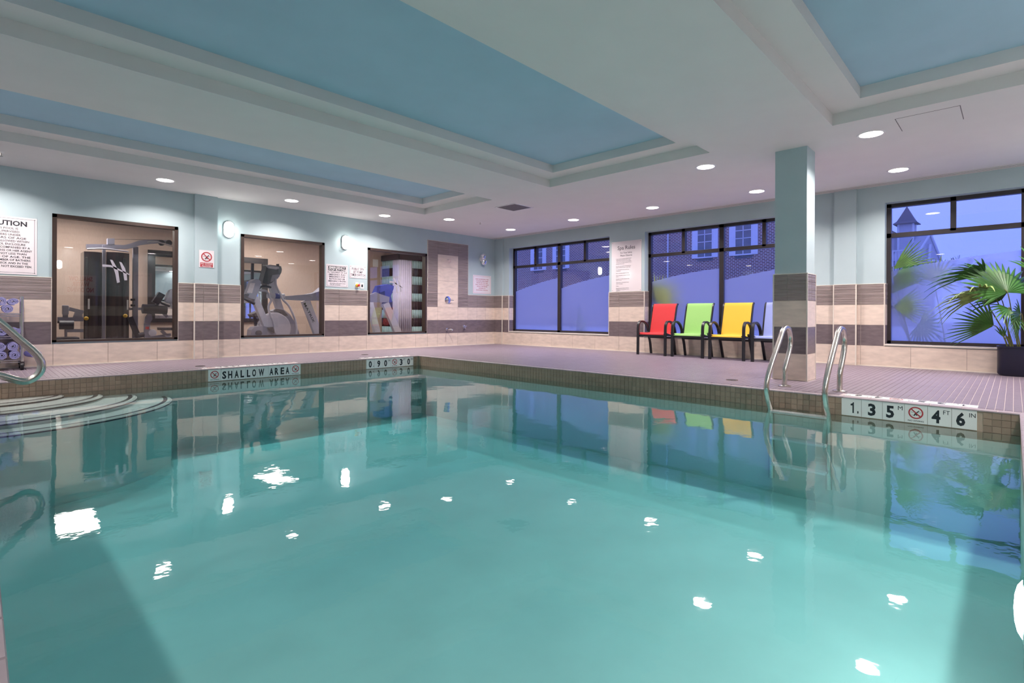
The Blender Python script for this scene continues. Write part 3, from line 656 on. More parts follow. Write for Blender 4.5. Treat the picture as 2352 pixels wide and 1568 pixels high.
# ------------------------------------------------------------------ ceiling lamps, vents, sprinklers
def make_downlight():
    t = thing('ceiling_light', 'x', 'ceiling light'); t['_local'] = 1
    MB().lathe([(0.102, 0.0), (0.106, -.004), (0.124, -.005), (0.128, 0.0)], (0, 0, 0), n=28).build('trim_ring', M['white'], t)
    MB().lathe([(0.0, -.0035), (0.102, -.0035), (0.102, 0.001), (0, .001)], (0, 0, 0), n=24).build('lens', M['lamp'], t)
    ld = bpy.data.lights.new('bulb', 'AREA'); ld.shape = 'DISK'; ld.size = 0.19; ld.energy = K_DOWN; ld.color = (1.0, 0.89, 0.86); ld.spread = math.radians(138)
    lo = bpy.data.objects.new('bulb', ld); COL.objects.link(lo); lo.parent = t; lo.location = (0, 0, -.008); lo['kind'] = 'helper'
    return t
dl0 = make_downlight(); used = [0]
def downlight(x, y, label):
    t = dl0 if not used[0] else copy_tree(dl0); used[0] = 1
    t.location = (x, y, H); t['label'] = label; t['group'] = 'round recessed ceiling lights'; return t
for x, y, l in ((1.888, 8.71, 'round recessed ceiling light above weight machine window'), (3.69, 8.71, 'round recessed ceiling light above cross trainer window'),
                (5.477, 8.70, 'round recessed ceiling light above curtain window'), (6.57, 8.10, 'round recessed ceiling light just left of ceiling vent'),
                (8.28, 8.05, 'round recessed ceiling light nearest the far room corner'), (8.28, 6.31, 'round recessed ceiling light above first outside window'),
                (8.28, 4.575, 'round recessed ceiling light above red and green chairs'), (6.47, 2.83, 'round recessed ceiling light left of column, farther from windows'),
                (8.27, 2.82, 'round recessed ceiling light left of column, close to slot diffuser'), (6.48, 1.075, 'large bright recessed ceiling light right of column beside access hatch'),
                (8.30, 1.08, 'round recessed ceiling light right of column above palm window'), (8.28, -0.62, 'round recessed ceiling light out of frame beyond palm'),
                (0.10, 8.71, 'round recessed ceiling light above caution sign'), (-1.6, 7.2, 'round recessed ceiling light over the steps end of deck'),
                (-1.6, 4.4, 'round recessed ceiling light over the middle of near deck'), (-1.6, 1.6, 'round recessed ceiling light over the near deck corner'), (1.9, -0.72, 'added recessed ceiling light for rear wall above shallow water sign'), (3.9, -0.72, 'round recessed ceiling light above pool rules sign'), (6.2, -0.72, 'added recessed ceiling light along rear wall behind ladder end')):  # unseen row along the rear wall is added to light that wall
    downlight(x, y, l)
vt = thing('ceiling_vent', 'square grey louvred air vent in white ceiling', 'vent', (6.6, 6.33, H))
for q in ((6.36, 6.84, 6.09, 6.115), (6.36, 6.84, 6.555, 6.58), (6.36, 6.385, 6.115, 6.555), (6.815, 6.84, 6.115, 6.555)): bx('frame', M['white'], vt, *q, H - .008, H + .001)
for k in range(11): bx('slat', M['vent'], vt, 6.385, 6.815, 6.118 + k * .04, 6.15 + k * .04, H - .006, H)
bx('backing', M['slot'], vt, 6.385, 6.815, 6.115, 6.555, H - .002, H - .0005)
sd = thing('slot_diffuser', 'long slotted air diffuser along ceiling above outside windows', 'diffuser', (9.0, 4.2, H))
bx('backing', M['slot'], sd, 8.94, 9.10, YB + .02, 9.3, H - .003, H - .0005)
for k in range(4): bx('blade', M['ceiling'], sd, 8.935 + k * .047, 8.955 + k * .047 + (0.012 if k == 3 else 0), YB + .02, 9.3, H - .007, H - .001)
for x, y, l in ((7.158, 7.825, 'small ceiling sprinkler near the air vent'), (0.215, 8.62, 'small ceiling sprinkler above caution sign at frame edge')):
    sp = thing('sprinkler', l, 'sprinkler', (x, y, H)); MB().lathe([(.035, 0), (.03, -.008), (.012, -.012)], (x, y, H), n=16).build('escutcheon', M['white'], sp)
    MB().lathe([(.008, -.01), (.008, -.045), (.02, -.046), (.02, -.05)], (x, y, H), n=12).build('head', M['steel'], sp)

# wall sconces
def capsule(w, h, n=10):
    r = w / 2; s = h / 2 - r
    return [(r * math.cos(PI * k / n), s + r * math.sin(PI * k / n)) for k in range(n + 1)] + [(r * math.cos(PI + PI * k / n), -s + r * math.sin(PI + PI * k / n)) for k in range(n + 1)]
def sconce(x, y, z, out, label):
    t = thing('wall_sconce', label, 'wall lamp', (x, y, z), 'oval wall sconces'); v = 1 if out > 0 else -1
    MB().prism([(x + a, z + b) for a, b in capsule(.155, .27)], 'y', y, y + out * .03).build('base', M['white'], t)
    mb = MB(); loops = [(1, .03), (1, .055), (.9, .085), (.65, .105), (.25, .113)]; vs = []; p0 = capsule(.135, .25); n = len(p0)
    for s, d in loops: vs += [(x + a * s, y + out * d, z + b * (1 - (1 - s) * .6)) for a, b in p0]
    fs = [(i * n + k, i * n + (k + 1) % n, (i + 1) * n + (k + 1) % n, (i + 1) * n + k) for i in range(len(loops) - 1) for k in range(n)] + [tuple((len(loops) - 1) * n + k for k in range(n))]
    mb.add(vs, fs, True).build('diffuser', M['sconce'], t)
sconce(2.935, YG, 2.12, -1, 'glowing oval wall sconce beside the pilaster'); sconce(5.03, YG, 2.12, -1, 'glowing oval wall sconce above emergency stop sign')
sconce(1.70, YB, 2.12, 1, 'glowing oval wall sconce above shallow water sign, behind the camera'); sconce(4.9, YB, 2.12, 1, 'glowing oval wall sconce on the rear wall beyond pool rules sign'); sconce(7.6, YB, 2.12, 1, 'added fill sconce on rear wall near the palm')  # last two sconces are unseen, added to light the ceiling

# ------------------------------------------------------------------ signs
def sign(name, label, kind, u0, u1, z0, z1, plane, border=None, lines=(), ink='ink', m='sign', screws=True, extra=None, fit=False):
    """kind 'n' on the gym-side wall, 'e' on the window wall, 's' on the rear wall; lines = (text, centre u 0..1 or ('l',u), baseline v 0..1 from the top, cap height, max width, bold)"""
    ux, un, sg = {'n': (GX, Vector((0, -1, 0)), 1), 'e': (WX, Vector((-1, 0, 0)), -1), 's': (Vector((-1, 0, 0)), Vector((0, 1, 0)), -1)}[kind]
    Wd, Hd = abs(u1 - u0), z1 - z0
    def P(u, v, d=0.0):
        b = {'n': Vector((u0, plane, z1)), 'e': Vector((plane, u0, z1)), 's': Vector((u0, plane, z1))}[kind]
        return b + ux * (u * Wd) - GZ * (v * Hd) + un * d
    t = thing(name, label, 'sign', P(.5, 1))
    def slab(a, b, c, d, d0, d1):
        vs = [P(a, c, d0), P(b, c, d0), P(b, d, d0), P(a, d, d0), P(a, c, d1), P(b, c, d1), P(b, d, d1), P(a, d, d1)]
        return MB().add(vs, [(0, 1, 2, 3), (7, 6, 5, 4), (0, 4, 5, 1), (1, 5, 6, 2), (2, 6, 7, 3), (3, 7, 4, 0)])
    pn = slab(0, 1, 0, 1, .001, .006).build('panel', M[m], t)
    if border:
        k, th = border; ku = k / Wd; kv = k / Hd; tu = th / Wd; tv = th / Hd
        mb = MB()
        for q in ((ku, 1 - ku, kv, kv + tv), (ku, 1 - ku, 1 - kv - tv, 1 - kv), (ku, ku + tu, kv, 1 - kv), (1 - ku - tu, 1 - ku, kv, 1 - kv)): s_ = slab(*q, .005, .0066); mb.add(s_.v, s_.f)
        mb.build('border', M['red' if ink == 'red' else 'grey_ink'], pn)
    if screws:
        mb = MB(); sx_, sy_ = .022 / Wd, .022 / Hd
        for a in (sx_, 1 - sx_):
            for b in (sy_, 1 - sy_): mb.lathe([(.006, 0), (.006, .002), (.003, .003)], P(a, b, .006), un, 8)
        mb.build('screw', M['vent'], pn)
    by = {}
    for ln in lines:
        tx, u, v, hh, w, bold = ln[:6]; ik = ln[6] if len(ln) > 6 else ink
        al = 'c'
        if isinstance(u, tuple): al, u = u
        put_text(by.setdefault(ik, MB()), tx, P(u, v, .006), ux, GZ, hh, width=w, align=al, bold=bold, fit=fit)
    for ik, mb in by.items(): mb.build('lettering', M[ik], pn)
    if extra: extra(pn, P, slab)
    return t
# caution sign, cut by the frame edge
cl = ['THIS POOL IS', 'UNSUPERVISED.', 'BATHERS UNDER', '12 YEARS OF AGE', 'ARE NOT ALLOWED WITHIN', 'THE POOL ENCLOSURE', 'UNLESS ACCOMPANIED BY A', 'PARENT OR HIS OR HER AGENT', 'WHO IS NOT LESS THAN', '16 YEARS OF AGE. THE', 'TOTAL NUMBER OF BATHERS', 'ON THE DECK AND IN THE', 'POOL SHALL NOT EXCEED TEN.']
wd = [.23, .27, .28, .385, .44, .37, .46, .50, .39, .47, .47, .42, .50]
sign('caution_sign', 'large white CAUTION sign listing pool rules above towel rack', 'n', -0.013, 0.583, 1.225, 1.975, YG, border=(.022, .004), fit=True,
     lines=[('CAUTION', .5, .155, .062, .40, .035)] + [(s, .5, .222 + .0548 * k, .0255, w, .012) for k, (s, w) in enumerate(zip(cl, wd))])
def nd_extra(pn, P, slab):
    mr, mi = MB(), MB(); icon(mr, mi, P(.5, .38, .0062), GX, GZ, .078)
    mr.build('no_diving_symbol', M['red'], pn); mi.build('diver_figure', M['ink'], pn)
    slab(.08, .92, .72, .97, .0055, .0068).build('red_panel', M['red'], pn)
    mb = MB(); put_text(mb, 'NO DIVING', P(.5, .825, .0068), GX, GZ, .022, width=.16, fit=True, bold=.01); put_text(mb, 'ALLOWED', P(.5, .945, .0068), GX, GZ, .022, width=.14, fit=True, bold=.01); mb.build('lettering', M['white'], pn)
sign('no_diving_sign', 'small white and red NO DIVING ALLOWED sign on the pilaster', 'n', 2.487, 2.703, 1.462, 1.739, YG - .06, screws=False, extra=nd_extra)
def em_extra(pn, P, slab):
    slab(.09, .90, .075, .285, .0055, .0068).build('black_panel', M['ink'], pn)
    mb = MB(); put_text(mb, 'EMERGENCY', P(.5, .175, .0068), GX, GZ, .033, width=.33, fit=True, bold=.03); put_text(mb, 'STOP BUTTON', P(.5, .268, .0068), GX, GZ, .033, width=.345, fit=True, bold=.03); mb.build('lettering', M['white'], pn)
el = ['IN THE EVENT OF AN', 'EMERGENCY, PUSH', 'EMERGENCY STOP', 'BUTTON AND USE', 'EMERGENCY PHONE.']
sign('emergency_stop_sign', 'white sign headed EMERGENCY STOP BUTTON between gym windows', 'n', 4.645, 5.09, 1.25, 1.678, YG, border=(.018, .004), extra=em_extra,
     lines=[(s, .5, .385 + .098 * k, .028, w, .008) for k, (s, w) in enumerate(zip(el, (.385, .36, .33, .32, .37)))] + [('AN AUDIBLE AND VISUAL SIGNAL', .53, .865, .016, .33, .0), ('WILL BE ACTIVATED', ('l', .17), .925, .016, .23, .0)])
sign('spa_switch_sign', 'small white PUBLIC SPA JET PUMP TIMER SWITCH sign', 'n', 5.13, 5.484, 1.44, 1.689, YG, border=(.014, .003),
     lines=[('PUBLIC SPA', .5, .36, .048, .26, .006), ('JET PUMP', .5, .60, .045, .21, .006), ('TIMER SWITCH', .5, .84, .048, .315, .006)])
sl = ['EVERY BATHER SHALL TAKE', 'A SHOWER USING WARM', 'WATER AND SOAP AND', 'SHALL THOROUGHLY RINSE', 'OFF ALL SOAP BEFORE', 'ENTERING OR', 'RE-ENTERING THE DECK']
sign('shower_sign', 'white sign with red lettering about showering beside shower tiles', 'n', 8.366, 8.97, 1.241, 1.691, YG, border=(.02, .003), ink='red', screws=False, lines=[(s, .5, .24 + .098 * k, .024, .5, .0) for k, s in enumerate(sl)])
para = [('Pregnant women and persons with heart disease,', 'diabetes, high or low blood pressure or other', 'medical conditions should not enter the Spa/Hot', 'Tub without prior medical consultation and prior', 'permission of their doctor.'),
        ('DO NOT use the Spa/Hot Tub while under the', 'influence of alcohol, narcotics or other drugs.'), ('Use of the Spa/Hot Tub by yourself is not', 'recommended.'), ('Enter or exit slowly and watch your step.',),
        ('Observe reasonable time limits of 10 to 15', 'minutes.'), ('Keep glass or breakable objects out of the', 'Spa/Hot Tub area.'), ('Unsupervised use of the Spa/Hot Tub by', 'children is prohibited.'), ('No pets.',),
        ('Please do not leave valuables unattended.', 'Management is not responsible for lost or', 'missing items.')]
ls = [('Spa Rules', .5, .165, .075, .42, .008), ('For Your Safety', .5, .245, .033, .27, 0), ('Please Observe', .5, .30, .033, .27, 0)]; v = .352
for p in para:
    for s in p: ls.append((s, ('l', .16), v, .0125, .46 if len(s) > 38 else .46 * len(s) / 42, 0)); v += .0258
    v += .0185
sign('spa_rules_sign', 'tall glossy white Spa Rules sign between outside windows', 'e', 5.97, 5.283, 1.21, 2.228, XW, lines=ls, ink='grey_ink')
sign('shallow_water_sign', 'white sign with red SHALLOW WATER NO DIVING on rear wall', 's', 2.547, 1.83, 1.272, 1.843, YB, ink='red', lines=[('SHALLOW', .5, .30, .13, .54, .03), ('WATER', .5, .58, .13, .40, .03), ('NO DIVING', .5, .87, .13, .60, .03)])
sign('pool_rules_sign', 'white Pool Rules sign on the rear wall', 's', 3.952, 3.458, 1.262, 2.009, YB, ink='grey_ink', lines=[('Pool Rules', .5, .16, .06, .36, .006)])

# emergency stop button, timer, emergency lamp, shower fittings
es = thing('emergency_stop_button', 'yellow and red emergency stop button on white wall plate', 'button', (5.287, YG, 1.24))
MB().cbox((5.287, YG - .004, 1.297), (.075, .008, .115), ch=.003).build('wall_plate', M['white'], es)
MB().lathe([(.034, 0), (.034, .022), (.024, .03)], (5.287, YG - .008, 1.295), (0, -1, 0), 18).build('collar', M['yellow'], es)
MB().lathe([(.012, .0), (.012, .03), (.024, .034), (.026, .045), (.02, .052)], (5.287, YG - .03, 1.295), (.25, -1, 0.08), 18).build('push_button', M['redp'], es)
ts = thing('timer_switch', 'small white timer switch with dark display', 'switch', (5.398, YG, 1.236))
MB().cbox((5.398, YG - .004, 1.294), (.077, .008, .115), ch=.003).build('wall_plate', M['white'], ts); MB().cbox((5.400, YG - .009, 1.295), (.034, .006, .05), ch=.002).build('display', M['ink'], ts)
em = thing('emergency_light', 'twin-head white emergency lamp on wall above shower sign', 'emergency lamp', (8.66, YG, 2.0))
MB().lathe([(.055, 0), (.055, .02), (.04, .03)], (8.63, YG, 2.09), (0, -1, 0), 20).build('base', M['white'], em)
for x, z in ((8.655, 2.150), (8.685, 2.020)):
    hd = MB().lathe([(.02, 0), (.045, .02), (.066, .055), (.07, .075), (.066, .08)], (x, YG - .015, z), (-.35, -1, -.1), 22).build('lamp_head', M['white'], em)
    MB().lathe([(.0, .079), (.060, .079), (.052, .086), (.02, .092)], (x, YG - .015, z), (-.35, -1, -.1), 22).build('lens', M['chrome'], hd)
sh = thing('shower', 'chrome wall shower with round valve handle', 'shower', (7.58, YG, 1.05))
MB().tube([(7.57, YG - .01, 1.99), (7.565, YG - .06, 1.985), (7.56, YG - .09, 1.965)], .012, 10, 4).build('arm', M['chrome'], sh)
MB().lathe([(.014, 0), (.022, .02), (.04, .05), (.042, .06), (.0, .062)], (7.56, YG - .075, 1.975), (-.25, -1, -.55), 18).build('shower_head', M['steel'], sh)
MB().lathe([(.088, 0), (.085, .008), (.05, .014), (.034, .02), (.034, .055), (.0, .06)], (7.58, YG - .012, 1.065), (0, -1, 0), 26).build('valve_plate', M['chrome'], sh)
MB().tube([(7.58, YG - .06, 1.065), (7.66, YG - .07, 1.06), (7.71, YG - .07, 1.055)], .010, 8).build('lever', M['chrome'], sh)
hb = thing('foot_spout', 'chrome foot wash spout low on shower wall', 'spout', (7.6, YG, .36))
MB().lathe([(.035, 0), (.03, .012), (.018, .016)], (7.56, YG - .012, .385), (0, -1, 0), 16).build('rosette', M['chrome'], hb)
MB().tube([(7.56, YG - .015, .385), (7.58, YG - .09, .39), (7.60, YG - .14, .385), (7.605, YG - .155, .36)], .018, 12, 4).build('spout', M['chrome'], hb)
fv = thing('foot_valve', 'chrome cross valve beside the foot wash spout', 'valve', (8.08, YG, .40))
MB().lathe([(.045, 0), (.042, .01), (.02, .018), (.02, .05)], (8.08, YG - .012, .44), (0, -1, 0), 18).build('rosette', M['chrome'], fv)
mb = MB()
for a in range(4): mb.cyl((8.08, YG - .055, .44), (8.08 + .045 * math.cos(a * PI / 2 + .4), YG - .055, .44 + .045 * math.sin(a * PI / 2 + .4)), .010, 8)
mb.build('cross_handle', M['chrome'], fv)

# ------------------------------------------------------------------ sling chairs
def chair(yc, col, label, xf=8.57):
    t = thing('sling_chair', label, 'chair', (xf + .25, yc, 0), 'sling chairs along the window')
    fab = mat('sling_fabric', col, 0.7, var=0.06, scale=180, bump=0.15)
    xb = 9.075; pr = lambda w, d: [(-w, -d), (w, -d), (w, d), (-w, d)]
    for s in (1, -1):
        y = yc + s * .275
        MB().tube([(xf, y, 0), (xf + .003, y, .30), (xf + .008, y, .50), (xf + .03, y, .575), (xf + .085, y, .615), (xf + .17, y, .615), (xf + .26, y, .585), (xf + .33, y, .525), (xf + .37, y, .45), (xf + .385, y, .37)], None, smooth_path=4, prof=pr(.022, .013), ref=(0, 1, 0)).build('front_leg_and_arm', M['black'], t)
        MB().tube([(xf + .30, y - s * .028, .42), (xf + .335, y - s * .028, .36), (xf + .40, y - s * .028, .22), (xb - .02, y - s * .028, .0)], None, smooth_path=4, prof=pr(.019, .013), ref=(0, 1, 0)).build('rear_leg', M['black'], t)
        MB().tube([(xf + .012, y - s * .03, .385), (xf + .06, y - s * .03, .40), (xf + .20, y - s * .03, .375), (xf + .33, y - s * .03, .365), (xf + .375, y - s * .03, .42), (xf + .42, y - s * .03, .60), (xf + .475, y - s * .03, .80), (xf + .505, y - s * .03, .90), (xf + .545, y - s * .03, .945)], None, smooth_path=4, prof=pr(.012, .012), ref=(0, 1, 0)).build('side_rail', M['black'], t)
    bx('front_bar', M['black'], t, xf + .004, xf + .03, yc - .265, yc + .265, .335, .372)
    bx('rear_bar', M['black'], t, xf + .335, xf + .36, yc - .245, yc + .245, .30, .33)
    p = catmull([Vector(q) for q in ((xf + .005, 0, .375), (xf + .02, 0, .405), (xf + .07, 0, .413), (xf + .20, 0, .388), (xf + .32, 0, .378), (xf + .365, 0, .415), (xf + .395, 0, .52), (xf + .425, 0, .64), (xf + .478, 0, .83), (xf + .505, 0, .915), (xf + .535, 0, .950), (xf + .565, 0, .945))], 5)
    vs, fs = [], []; n = len(p)
    for k, q in enumerate(p):
        d = (p[min(k + 1, n - 1)] - p[max(k - 1, 0)]).normalized(); nn = Vector((d.z, 0, -d.x))
        for w, th in ((-.252, 0), (.252, 0), (.252, .008), (-.252, .008)): vs.append(Vector((q.x, yc + w, q.z)) + nn * th)
    for k in range(n - 1):
        for a in range(4): fs.append((k * 4 + a, k * 4 + (a + 1) % 4, k * 4 + 4 + (a + 1) % 4, k * 4 + 4 + a))
    fs += [(0, 1, 2, 3), tuple(n * 4 - 4 + a for a in (3, 2, 1, 0))]
    MB().add(vs, fs, True).build('sling', fab, t, sharp=60)
chair(4.77, (0.58, 0.03, 0.035), 'red sling patio chair with black frame and arms', 8.61)
chair(4.08, (0.29, 0.56, 0.16), 'lime green sling patio chair with black frame and arms', 8.60)
chair(3.39, (0.72, 0.44, 0.035), 'yellow sling patio chair with black frame and arms', 8.57)
chair(2.70, (0.24, 0.29, 0.58), 'pale blue sling patio chair half hidden behind column', 8.56)

# ------------------------------------------------------------------ towel rack and rolled towels
rk = thing('towel_rack', 'chrome wire rack on casters holding rolled towels', 'rack', (0.0, 9.15, 0))
RX0, RX1, RY0, RY1 = -0.47, 0.425, 9.02, 9.34
for x in (RX0, RX1):
    for y in (RY0, RY1):
        p_ = MB().cyl((x, y, .10), (x, y, .93), .014).build('post', M['steel'], rk)
        MB().cyl((x - .015, y, .045), (x + .015, y, .045), .045, 16).build('caster', M['black'], p_)
        bx('caster_fork', M['slot'], p_, x - .022, x + .022, y - .02, y + .02, .05, .105)
RS = [.125, .425, .705]
for z in RS:
    mb = MB()
    for y in (RY0, RY1): mb.cyl((RX0, y, z), (RX1, y, z), .006, 8); mb.cyl((RX0, y, z - .025), (RX1, y, z - .025), .004, 8)
    for x in (RX0, RX1): mb.cyl((x, RY0, z), (x, RY1, z), .006, 8)
    for k in range(1, 22): x = RX0 + (RX1 - RX0) * k / 22; mb.cyl((x, RY0, z + .004), (x, RY1, z + .004), .0028, 6)
    mb.build('wire_shelf', M['chrome'], rk)
def towel_mesh(r, ln, turns, squash, seed):
    rr = random.Random(seed); mb = MB(); n = int(turns * 16); pts = []
    for k in range(n + 1):
        a = 2 * PI * turns * k / n + seed; q = .005 + (r - .005) * (k / n) ** .8 + rr.uniform(-.0016, .0016)
        pts.append((q * math.cos(a), q * math.sin(a) * squash))
    th = r / turns * .34; vs = []; fs = []
    for k, (x, z) in enumerate(pts):
        l = math.hypot(x, z); ox, oz = x / l * th, z / l * th
        for (a, b) in ((x + ox, z + oz), (x - ox, z - oz)):
            for y in (-ln / 2, -ln / 2 + .012, ln / 2): vs.append((a, y - (0.006 if y < -ln / 2 + .005 else 0), b))
    for k in range(n):
        i, j = k * 6, k * 6 + 6
        fs += [(i, i + 1, j + 1, j), (i + 1, i + 2, j + 2, j + 1), (i + 3, j + 3, j + 4, i + 4), (i + 4, j + 4, j + 5, i + 5), (i, j, j + 3, i + 3), (i + 2, i + 5, j + 5, j + 2)]
    fs += [(0, 3, 4, 1), (1, 4, 5, 2)]; i = n * 6; fs += [(i, i + 1, i + 4, i + 3), (i + 1, i + 2, i + 5, i + 4)]
    return mb.add(vs, fs, True)
RT = .0525
def towel(x, z, label, squash=1.0, seed=0, y=9.17, rot=0):
    o = towel_mesh(RT, .30, 3.3, squash, seed).build('rolled_towel', M['towel']); o.location = (x, y, z); o.rotation_euler = (0, 0, rot)
    tag(o, label, 'towel', 'rolled lavender towels on the rack')
T1 = RS[2] + .008
towel(.29, T1 + .056, 'rolled lavender towel at lower end of top shelf', 1.0, 1); towel(.172, T1 + .056, 'rolled lavender towel second from end in lower row of top shelf', 1, 2)
towel(.345, T1 + .150, 'flattened rolled towel on the upper row at top shelf end', .75, 3); towel(.235, T1 + .154, 'rolled lavender towel on the upper row of top shelf', 1, 4)
towel(.355, RS[1] + .064, 'rolled lavender towel at end of middle shelf', .95, 5); towel(.238, RS[1] + .064, 'rolled lavender towel second from end of middle shelf', 1, 6)
towel(.355, RS[0] + .064, 'rolled lavender towel at end of lower row of bottom shelf', 1, 7); towel(.238, RS[0] + .064, 'rolled lavender towel second in the lower row of bottom shelf', 1, 8); towel(.12, RS[0] + .064, 'rolled lavender towel third in the lower row of bottom shelf', 1, 9)
towel(.345, RS[0] + .174, 'rolled lavender towel at end of upper row of bottom shelf', 1, 10); towel(.225, RS[0] + .174, 'rolled lavender towel second in upper row of bottom shelf', 1, 11)
towel(.53, RS[0] + .064, 'rolled lavender towel sticking out past the rack post', .85, 12, y=9.2, rot=.18)

# ------------------------------------------------------------------ palms
TOW = -FWD
def frond(parent, hub, axis, side, R, spread, n, base, m='leaf', droop=.25, split=.46, seed=0, stalk_r=.008):
    """fan leaf: folded fingers joined towards the hub, on a stalk from base"""
    rr = random.Random(seed); hub = Vector(hub); a = Vector(axis).normalized(); s = Vector(side); s = (s - a * s.dot(a)).normalized(); nn = a.cross(s)
    if nn.z < 0: nn = -nn
    mb = MB(); vs, fs = [], []
    for k in range(n):
        ph = (k - (n - 1) / 2) / (n - 1) * spread; dph = spread / (n - 1) * .52
        ln = R * (.72 + .28 * math.cos(ph * .8)) * rr.uniform(.88, 1.06); dr = droop * rr.uniform(.6, 1.4)
        d = a * math.cos(ph) + s * math.sin(ph); w = -a * math.sin(ph) + s * math.cos(ph)
        rows = [0.03, .25, split, .75, .9, 1.0]; base_i = len(vs)
        for j, q in enumerate(rows):
            hw = q * ln * math.tan(dph) if q <= split else split * ln * math.tan(dph) * (1 - (q - split) / (1 - split)) ** .8 + .0008
            sag = -UP * dr * ln * max(q - .35, 0) ** 2 * 1.6
            c = hub + d * (q * ln) + sag; fold = nn * hw * .55
            vs += [c - w * hw, c + fold, c + w * hw]
        for j in range(len(rows) - 1):
            i = base_i + j * 3; fs += [(i, i + 1, i + 4, i + 3), (i + 1, i + 2, i + 5, i + 4)]
    mb.add(vs, fs)
    o = mb.build('frond', M[m], parent)
    sm_ = o.modifiers.new('thickness', 'SOLIDIFY'); sm_.thickness = .0016
    base = Vector(base); mid = (base + hub) / 2 + UP * .08 + (hub - base).cross(UP) * .06
    MB().tube([base, base * .6 + mid * .4 + UP * .03, mid, hub - a * .02, hub + a * .05], [stalk_r, stalk_r * .9, stalk_r * .7, stalk_r * .55], 7, 4).build('stalk', M['stalk'], o)
    return o
# planter with palm inside the room
def rrect(x0, x1, y0, y1, r, n=6):
    out = []
    for cx_, cy_, a0 in ((x1 - r, y1 - r, 0), (x0 + r, y1 - r, PI / 2), (x0 + r, y0 + r, PI), (x1 - r, y0 + r, 1.5 * PI)):
        out += [(cx_ + r * math.cos(a0 + PI / 2 * k / n), cy_ + r * math.sin(a0 + PI / 2 * k / n)) for k in range(n + 1)]
    return out
def planter(parent, x0, x1, y0, y1, zt, m='planter'):
    mb = MB(); loops = [(.02, .0), (.0, .03), (.0, zt - .02), (-.006, zt - .018), (-.006, zt), (.012, zt), (.012, zt - .05)]; vs = []
    for ins, z in loops: vs += [(x, y, z) for x, y in rrect(x0 + ins, x1 - ins, y0 + ins, y1 - ins, .11 - ins * .5)]
    n = len(vs) // len(loops); fs = [(i * n + k, i * n + (k + 1) % n, (i + 1) * n + (k + 1) % n, (i + 1) * n + k) for i in range(len(loops) - 1) for k in range(n)] + [tuple(range(n))[::-1]]
    mb.add(vs, fs, True).build('pot', M[m], parent)
    MB().prism(rrect(x0 + .012, x1 - .012, y0 + .012, y1 - .012, .1), 'z', zt - .08, zt - .04).build('soil', M['soil'], parent)
pp = thing('potted_palm', 'green fan palm in dark planter against the window', 'plant', (8.95, -.2, 0))
planter(pp, 8.80, 9.10, -.60, .150, .365)
Rv = RGT; XP = 8.86
def hubp(px, py, x=XP): return atx(px, py, x)
cb = lambda dy, dx=0: Vector((8.95 + dx, dy, .33))
frond(pp, hubp(2313, 672, 8.72), UP * .62 - Rv * .15 + TOW * -.35, Rv, .56, 3.5, 24, cb(-.06), droop=.12, split=.62, seed=1)
frond(pp, hubp(2264, 633, 8.86), -Rv * .95 + UP * .22, TOW * .9 + UP * .5, .62, 1.5, 15, cb(.0), droop=.35, seed=2)
frond(pp, hubp(2255, 684, 8.72), -Rv * .95 + UP * .22, TOW * .8 + UP * .6, .52, 2.2, 15, cb(.02), 'leafpale', droop=.55, seed=3)
frond(pp, hubp(2283, 748, 8.80), -Rv * .95 + UP * .16, UP * .85 + TOW * .5, .54, 1.7, 16, cb(.05), droop=.06, seed=4)
frond(pp, hubp(2318, 708, 8.82), -UP * .5 - Rv * .5 + TOW * .4, Rv + UP * -.3, .30, 2.4, 14, cb(-.04), droop=.2, seed=5)
frond(pp, hubp(2300, 690, 8.95), -Rv * .7 + UP * .6, UP + TOW * .4, .36, 2.2, 14, cb(.03), droop=.2, seed=6)
frond(pp, hubp(2345, 722, 8.85), -UP * .25 - Rv * .6 + TOW * .3, UP + Rv * .2, .34, 2.4, 16, cb(-.12), droop=.2, seed=7)
frond(pp, hubp(2372, 690, 8.75), Rv * .6 + UP * .6, UP * .5 - Rv + TOW * .3, .50, 3.0, 20, cb(-.16), droop=.3, seed=8)
frond(pp, hubp(2395, 640, 8.9), Rv * .5 + UP * .6, Rv - UP * .6 + TOW * .5, .55, 2.8, 20, cb(-.2), droop=.3, seed=9)
frond(pp, hubp(2420, 730, 8.8), Rv * .9, UP + TOW * .4, .5, 2.5, 18, cb(-.24), droop=.3, seed=10)
frond(pp, hubp(2306, 775, 8.88), UP * .9 - Rv * .25, Rv + TOW * .3, .16, .9, 6, cb(.02), droop=.1, seed=11)
